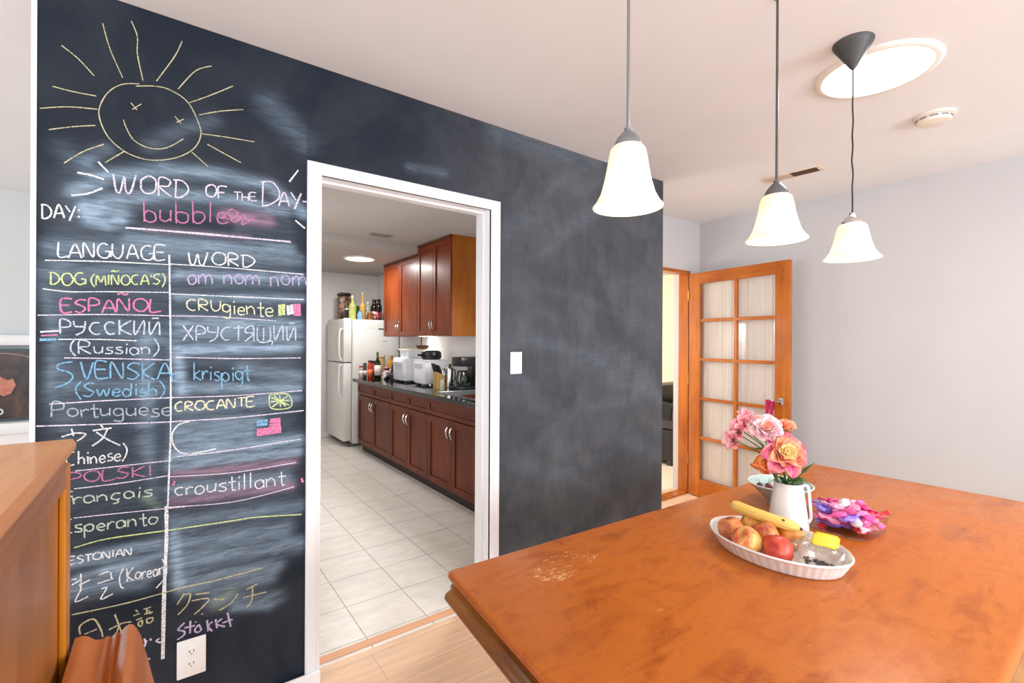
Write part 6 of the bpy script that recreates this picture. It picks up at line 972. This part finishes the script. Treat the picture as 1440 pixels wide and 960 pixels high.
# ------------------------------------------------------------------ bottles, jars and appliances
def bottle(label, loc, R, H_, body, cap=None, neck=.35, sh=.62, label_m=None, lab=(.12, .45), cap_h=.07, name='bottle', cat='bottle', group=None):
    t = thing(name, label, cat, loc, 0, group)
    bm = bmn(); add_lathe(bm, [(R*.9, 0), (R, .006), (R, H_*sh), (R*.85, H_*(sh+.08)), (R*(neck+.1), H_*(sh+.16)), (R*neck, H_*(sh+.22)), (R*neck, H_*(1-cap_h)), (R*neck*1.02, H_*(1-cap_h*.5)), (R*neck*.8, H_*(1-cap_h*.5))], 24); obj('body', bm, body, t)
    if cap: bm = bmn(); add_lathe(bm, [(R*neck*1.12, H_*(1-cap_h)), (R*neck*1.15, H_*.995), (R*neck*1.0, H_)], 20); obj('cap', bm, cap, t)
    if label_m: bm = bmn(); add_lathe(bm, [(R*1.012, H_*lab[0]), (R*1.012, H_*lab[1])], 24, cap0=False, cap1=False); o = obj('paper_label', bm, label_m, t); s_ = o.modifiers.new('thick', 'SOLIDIFY'); s_.thickness = .0006
    return t
red_cap, purple_cap, black_cap, gold_cap, white_cap, green_cap = mat('cap_red', '#b5232f', .4), mat('cap_purple', '#4c3a78', .4), mat('cap_black', '#1b1a1b', .4), mat('cap_gold', '#c9a13c', .35, .4), mat('cap_white', '#efece6', .4), mat('cap_dark_green', '#1d4a2b', .4)
spice, sauce_red, dark_liq, wine_gl, oil_y, green_gl, lab_w, lab_r, lab_g = mat('spice_jar', '#b98d6e', .3, col2='#d8c7b4', scale=30), mat('red_sauce', '#c23b22', .25, var=.2, scale=20), mat('dark_liquid', '#241512', .15, var=.2), mat('wine_glass_green', '#1c2a12', .1, var=.2), mat('amber_oil', '#c8942a', .15, var=.15), mat('green_glass', '#35501f', .12), mat('label_white', '#eae6df', .6, var=.04), mat('label_red', '#a8242c', .6, var=.15), mat('label_green', '#3f6a38', .6, var=.15)
ZC = .9272
cg = 'bottles and jars at the refrigerator end of the counter'
bottle('small spice jar with a red cap at the far end of the counter', (2.05, 6.11, ZC), .029, .165, spice, red_cap, .8, .70, lab_w, (.3, .6), .14, 'jar', 'jar', cg)
bottle('slim jar with a purple cap beside the red capped spice jar', (2.112, 6.15, ZC), .026, .20, mat('herb_jar', '#41503a', .3, var=.3, scale=40), purple_cap, .75, .72, lab_w, (.2, .5), .14, 'jar', 'jar', cg)
bottle('red sauce bottle with a dark cap left of the wine bottle', (2.158, 6.085, ZC), .031, .235, sauce_red, mat('cap_maroon', '#4a1420', .4), .7, .68, mat('label_orange', '#e0703c', .6, var=.25, scale=40), (.1, .5), .12, 'bottle', 'bottle', cg)
bottle('second red sauce bottle half behind the wine bottle', (2.222, 6.145, ZC), .030, .225, mat('pink_sauce', '#d0604a', .3, var=.2), black_cap, .65, .66, lab_r, (.15, .5), .12, 'bottle', 'bottle', cg)
bottle('green wine bottle with a white paper label on the counter', (2.235, 6.02, ZC), .040, .345, wine_gl, mat('foil_green', '#4d6a22', .3, .3), .34, .56, lab_w, (.12, .50), .2, 'bottle', 'bottle', cg)
bottle('tan canister with a pale lid against the refrigerator side', (2.335, 6.135, ZC), .046, .30, mat('tan_canister', '#c9a878', .5, var=.1), mat('lid_cream', '#e6dcc4', .5), .95, .80, None, (.2, .5), .08, 'canister', 'canister', cg)
bottle('yellow oil bottle with a gold cap behind the mug', (2.425, 6.04, ZC), .048, .295, oil_y, gold_cap, .5, .60, lab_w, (.1, .4), .1, 'bottle', 'bottle', cg)
bottle('short amber bottle with red cap next to the glass canister', (2.545, 6.06, ZC), .042, .25, mat('amber_syrup', '#a5642a', .2, var=.2), red_cap, .5, .62, lab_r, (.1, .45), .12, 'bottle', 'bottle', cg)
bottle('small maroon jar with a pink label before the oil bottle', (2.335, 5.95, ZC), .036, .15, mat('maroon_jam', '#6e1726', .25, var=.2), mat('cap_pink', '#d9a0a8', .5), .85, .72, mat('label_pink', '#d8b4c0', .6, var=.2, scale=50), (.15, .7), .12, 'jar', 'jar', cg)
t = thing('mug', 'white and black mug at the front of the bottles', 'mug', (2.265, 5.83, ZC))
bm = bmn(); add_lathe(bm, [(.032, 0), (.036, .004), (.037, .09), (.035, .09), (.033, .012), (.001, .01)], 24); obj('cup', bm, mat('mug_print', '#1d1a1c', .3, col2='#f2eeee', scale=14, lo=.48, hi=.52), t); bm = bmn(); add_tube(bm, spline([(-.012, -.034, .075), (-.02, -.058, .07), (-.022, -.062, .04), (-.012, -.035, .02)]), .005, 8); obj('handle', bm, white_plastic, t)
t = thing('blender', 'glass jar blender with a black lid and dark base', 'blender', (2.50, 5.82, ZC))
bm = bmn(); add_lathe(bm, [(.075, 0), (.078, .02), (.065, .12), (.055, .17), (.0, .17)], 24); obj('motor_base', bm, mat('blender_base', '#1a191a', .35), t)
bm = bmn(); add_lathe(bm, [(.045, .17), (.05, .18), (.068, .36), (.064, .36), (.046, .185), (.0, .18)], 24); obj('jar', bm, glass('blender_glass', (.82, .90, .88), .16), t)
bm = bmn(); add_lathe(bm, [(.072, .36), (.072, .378), (.06, .385), (.03, .395), (.0, .396)], 24); obj('lid', bm, black_cap, t)
t = thing('storage_canister', 'clear canister with a flat black lid beside the blender', 'canister', (2.595, 5.66, ZC))
bm = bmn(); add_lathe(bm, [(.060, 0), (.063, .01), (.063, .36), (.058, .36), (.058, .02), (.0, .02)], 24); obj('jar', bm, glass('canister_glass', (.85, .85, .84), .15), t); bm = bmn(); add_lathe(bm, [(.068, .36), (.068, .385), (.0, .39)], 24); obj('lid', bm, black_cap, t)
t = thing('coffee_grinder', 'low black appliance left of the white countertop oven', 'appliance', (2.36, 5.72, ZC))
bm = bmn(); add_lathe(bm, [(.066, 0), (.070, .02), (.062, .12), (.050, .14), (.055, .185), (.04, .20), (0, .20)], 28); obj('body', bm, mat('appliance_black', '#141314', .3), t); bm = bmn(); add_ball(bm, (-.060, -.025, .07), .006, .012, .012, 12, 8); obj('button', bm, chrome, t)
# white boxy appliances
wa = mat('appliance_white', '#e9e9ec', .35, var=.012); wg = mat('appliance_grey_panel', '#c3c6cb', .4, var=.02)
t = thing('countertop_oven', 'white boxy countertop oven with a recessed front panel', 'appliance', (2.25, 5.18, ZC))
obj('body', boxes((0, .32, 0, .36, .018, .29), bev=.018), wa, t); q = obj('front_door', boxes((-.008, 0, .03, .33, .06, .27), bev=.004), wa, t); obj('window', boxes((-.011, -.008, .07, .29, .095, .215), bev=.001), wg, q, False); obj('handle', boxes((-.03, -.008, .06, .30, .232, .25), bev=.006), wa, q)
for q in ((.02, .02), (.26, .02), (.02, .30), (.26, .30)): obj('foot', boxes((q[0], q[0]+.04, q[1], q[1]+.04, 0, .018)), black_metal, t, False)
t = thing('bread_maker', 'rounded white bread maker in front of the countertop oven', 'appliance', (2.25, 4.66, ZC))
obj('body', boxes((0, .28, 0, .30, .016, .27), bev=.03), wa, t); obj('lid', boxes((.01, .27, .01, .29, .262, .287), bev=.012), wa, t); obj('control_panel', boxes((-.004, .004, .05, .25, .19, .245), bev=.002), wg, t, False); obj('vent_panel', boxes((.06, .22, -.003, .004, .05, .22), bev=.002), wa, t, False)
for q in ((.03, .03), (.21, .03), (.03, .23), (.21, .23)): obj('foot', boxes((q[0], q[0]+.04, q[1], q[1]+.04, 0, .016)), black_metal, t, False)
t = thing('storage_tub', 'translucent white tub with a cream lid stacked on the countertop oven', 'tub', (2.41, 5.36, ZC+.2905))
bm = bmn(); loft(bm, [[(a*sx_, b*sx_*1.15, z) for a, b in ((-.09, -.11), (.09, -.11), (.10, -.10), (.10, .10), (.09, .11), (-.09, .11), (-.10, .10), (-.10, -.10))] for sx_, z in ((.92, 0), (1, .085))]); obj('tub_body', bm, mat('tub_white', '#d9dde0', .4, var=.02), t)
obj('lid', boxes((-.115, .115, -.14, .14, .085, .105), bev=.006), mat('lid_pale_cream', '#efe9d6', .45), t)
t = thing('waffle_iron', 'black waffle iron lying on top of the bread maker', 'appliance', (2.40, 4.80, ZC+.2875))
bm = bmn(); add_lathe(bm, [(.09, 0), (.112, .012), (.115, .04), (.112, .044), (.115, .048), (.108, .085), (.07, .10), (0, .102)], 32); obj('body', bm, mat('waffle_black', '#131213', .35), t); bm = bmn(); add_tube(bm, [(-.10, -.02, .044), (-.17, -.05, .05), (-.19, -.06, .052)], [.012, .013, .010], 10); obj('handle', bm, black_cap, t); 
t = thing('wicker_basket', 'small brown basket on the tub above the countertop oven', 'basket', (2.52, 5.27, ZC+.2905+.1055))
bm = bmn(); add_lathe(bm, [(.06, 0), (.085, .045), (.08, .045), (.055, .006), (0, .006)], 24); obj('weave', bm, mat('wicker', '#6a4a34', .8, var=.5, scale=120), t)
t = thing('utensil_block', 'light wooden knife block with black handled knives', 'knife block', (2.325, 4.47, ZC), math.radians(0))
bm = bmn(); add_prism(bm, [(-.045, 0), (.05, 0), (.05, .13), (-.045, .17)], 'y', -.045, .045); obj('block', bm, mat('block_wood', '#b8944e', .5, var=.12, scale=10, stretch=(1, 1, .2)), t, False)
for i, (x, y) in enumerate(((-.03, -.03), (-.03, 0), (-.03, .03), (.005, -.03), (.005, 0), (.005, .03), (.03, -.015), (.03, .02))):
    bm = bmn(); zz = .163-.42*(x+.045); add_tube(bm, [(x, y, zz-.004), (x-.02, y, zz+.05), (x-.04, y, zz+.10)], [.009, .011, .009], 8); obj('knife_handle', bm, mat('handle_black', '#17130f', .4), t)
t = thing('metal_canister', 'slim shiny steel canister behind the knife block', 'canister', (2.44, 4.57, ZC))
bm = bmn(); add_lathe(bm, [(.030, 0), (.032, .004), (.032, .17), (.028, .18), (.012, .19), (.012, .205), (0, .207)], 24); obj('body', bm, chrome, t)
t = thing('moka_pot', 'polished steel coffee pot with a dark knob', 'coffee pot', (2.42, 4.405, ZC))
bm = bmn(); add_lathe(bm, [(.042, 0), (.044, .005), (.036, .10), (.040, .20), (.036, .21), (.02, .225), (0, .228)], 28); obj('body', bm, chrome, t); bm = bmn(); add_lathe(bm, [(.008, .226), (.014, .238), (.010, .25), (0, .252)], 16); obj('knob', bm, black_cap, t); bm = bmn(); add_tube(bm, spline([(.01, -.038, .19), (.02, -.07, .185), (.02, -.072, .10), (.012, -.038, .06)]), .006, 8); obj('handle', bm, black_cap, t)
t = thing('coffee_maker', 'black drip coffee maker with a glass carafe near the sink', 'coffee maker', (2.475, 4.215, ZC))
mk = mat('maker_black', '#151415', .3); obj('housing', boxes((.10, .19, -.11, .11, 0, .33), bev=.012), mk, t); obj('brew_head', boxes((-.09, .10, -.10, .10, .235, .33), bev=.015), mk, t); obj('hot_plate', boxes((-.11, .10, -.11, .11, 0, .03), bev=.008), mk, t)
bm = bmn(); add_lathe(bm, [(.055, .031), (.068, .05), (.072, .10), (.055, .155), (.05, .175), (.047, .175), (.052, .155), (.068, .10), (.064, .052), (0, .036)], 28, (-.01, .01, 0)); q = obj('carafe', bm, glass('carafe_glass', (.55, .60, .58), .18), t); bm = bmn(); add_tube(bm, spline([(-.045, -.045, .165), (-.075, -.075, .16), (-.078, -.078, .09), (-.055, -.052, .07)]), .008, 8); obj('carafe_handle', bm, mk, q)
bm = bmn(); add_lathe(bm, [(.052, .176), (.053, .19), (0, .196)], 24, (-.01, .01, 0)); obj('carafe_lid', bm, mk, q)
t = thing('drinking_glass', 'upturned drinking glass drying in front of the coffee maker', 'glass', (2.22, 4.20, ZC))
bm = bmn(); add_lathe(bm, [(.036, 0), (.030, .115), (.0, .117), (.0, .110), (.027, .108), (.033, 0)], 24); obj('tumbler', bm, glass('tumbler_glass', (.93, .95, .96), .2), t)
# on top of the refrigerator
ZF = 1.7055; fg = 'bottles on top of the refrigerator'
t = thing('cookie_tin', 'dark patterned tin standing at the back of the refrigerator top', 'tin', (2.085, 6.98, ZF))
obj('tin_body', boxes((-.085, .085, -.08, .08, 0, .36), bev=.03), mat('tin_pattern', '#3a1d18', .4, col2='#a07a55', scale=22, lo=.45, hi=.62), t); obj('lid', boxes((-.088, .088, -.083, .083, .352, .405), bev=.03), mat('tin_lid', '#2b1512', .4, var=.2), t)
t = thing('speaker_box', 'small black box with a white strip at the refrigerator corner', 'box', (2.055, 6.72, ZF)); obj('case', boxes((-.035, .03, -.05, .05, 0, .19), bev=.006), black_cap, t); obj('white_strip', boxes((-.037, .032, -.052, .052, .145, .165), bev=.004), white_cap, t)
def fb(label, x, y, R, H_, m, cap, **k): bottle(label, (x, y, ZF), R, H_, m, cap, group=fg, **k)
fb('lime green bottle with a long neck on the refrigerator', 2.075, 6.56, .050, .335, mat('lime_liquid', '#b5b868', .2, var=.12), white_cap, neck=.28, sh=.55)
fb('low blue bottle between the lime and yellow bottles', 2.150, 6.47, .038, .125, mat('blue_liquid', '#7da0cf', .25, var=.1), mat('cap_blue', '#4a78b4', .4), neck=.55)
fb('dark green capped bottle behind the low blue bottle', 2.185, 6.68, .032, .20, green_gl, green_cap, neck=.9, sh=.7)
fb('yellow bottle with the tallest thin neck on the refrigerator', 2.215, 6.56, .041, .39, mat('yellow_liquid', '#cf9f48', .2, var=.1), mat('cap_ivory', '#d8c4a0', .5), neck=.24, sh=.48)
fb('clear bottle with a pale label on the refrigerator', 2.325, 6.66, .042, .265, mat('clear_bottle', '#a9b3a4', .2, var=.1), white_cap, neck=.4, label_m=lab_w)
fb('short brown jar with amber contents before the clear bottle', 2.285, 6.46, .045, .11, mat('brown_jar', '#7a4a1c', .25, var=.3), gold_cap, neck=.85, sh=.6)
fb('broad dark bottle with a red and white label on the refrigerator', 2.370, 6.52, .053, .295, dark_liq, black_cap, neck=.5, sh=.62, label_m=mat('label_red_white', '#b03038', .6, col2='#ead9d4', scale=26, lo=.45, hi=.55), lab=(.08, .42))
fb('second dark bottle with a wine red label beside the cabinet', 2.465, 6.60, .045, .31, mat('black_liquid', '#160f10', .15), black_cap, neck=.55, sh=.64, label_m=lab_r, lab=(.1, .4))
fb('tiny dark bottle squeezed next to the wall cabinet', 2.535, 6.58, .016, .11, dark_liq, black_cap, neck=.7)
# cable hanging under the wall cabinet
t = thing('power_cable', 'dark cable hanging below the wall cabinet', 'cable', (2.668, 5.62, 1.474)); bm = bmn(); add_tube(bm, spline([(0, 0, 0), (.002, .01, -.10), (0, 0, -.22), (.002, .02, -.40)]), .006, 8); obj('cord', bm, black_cap, t)
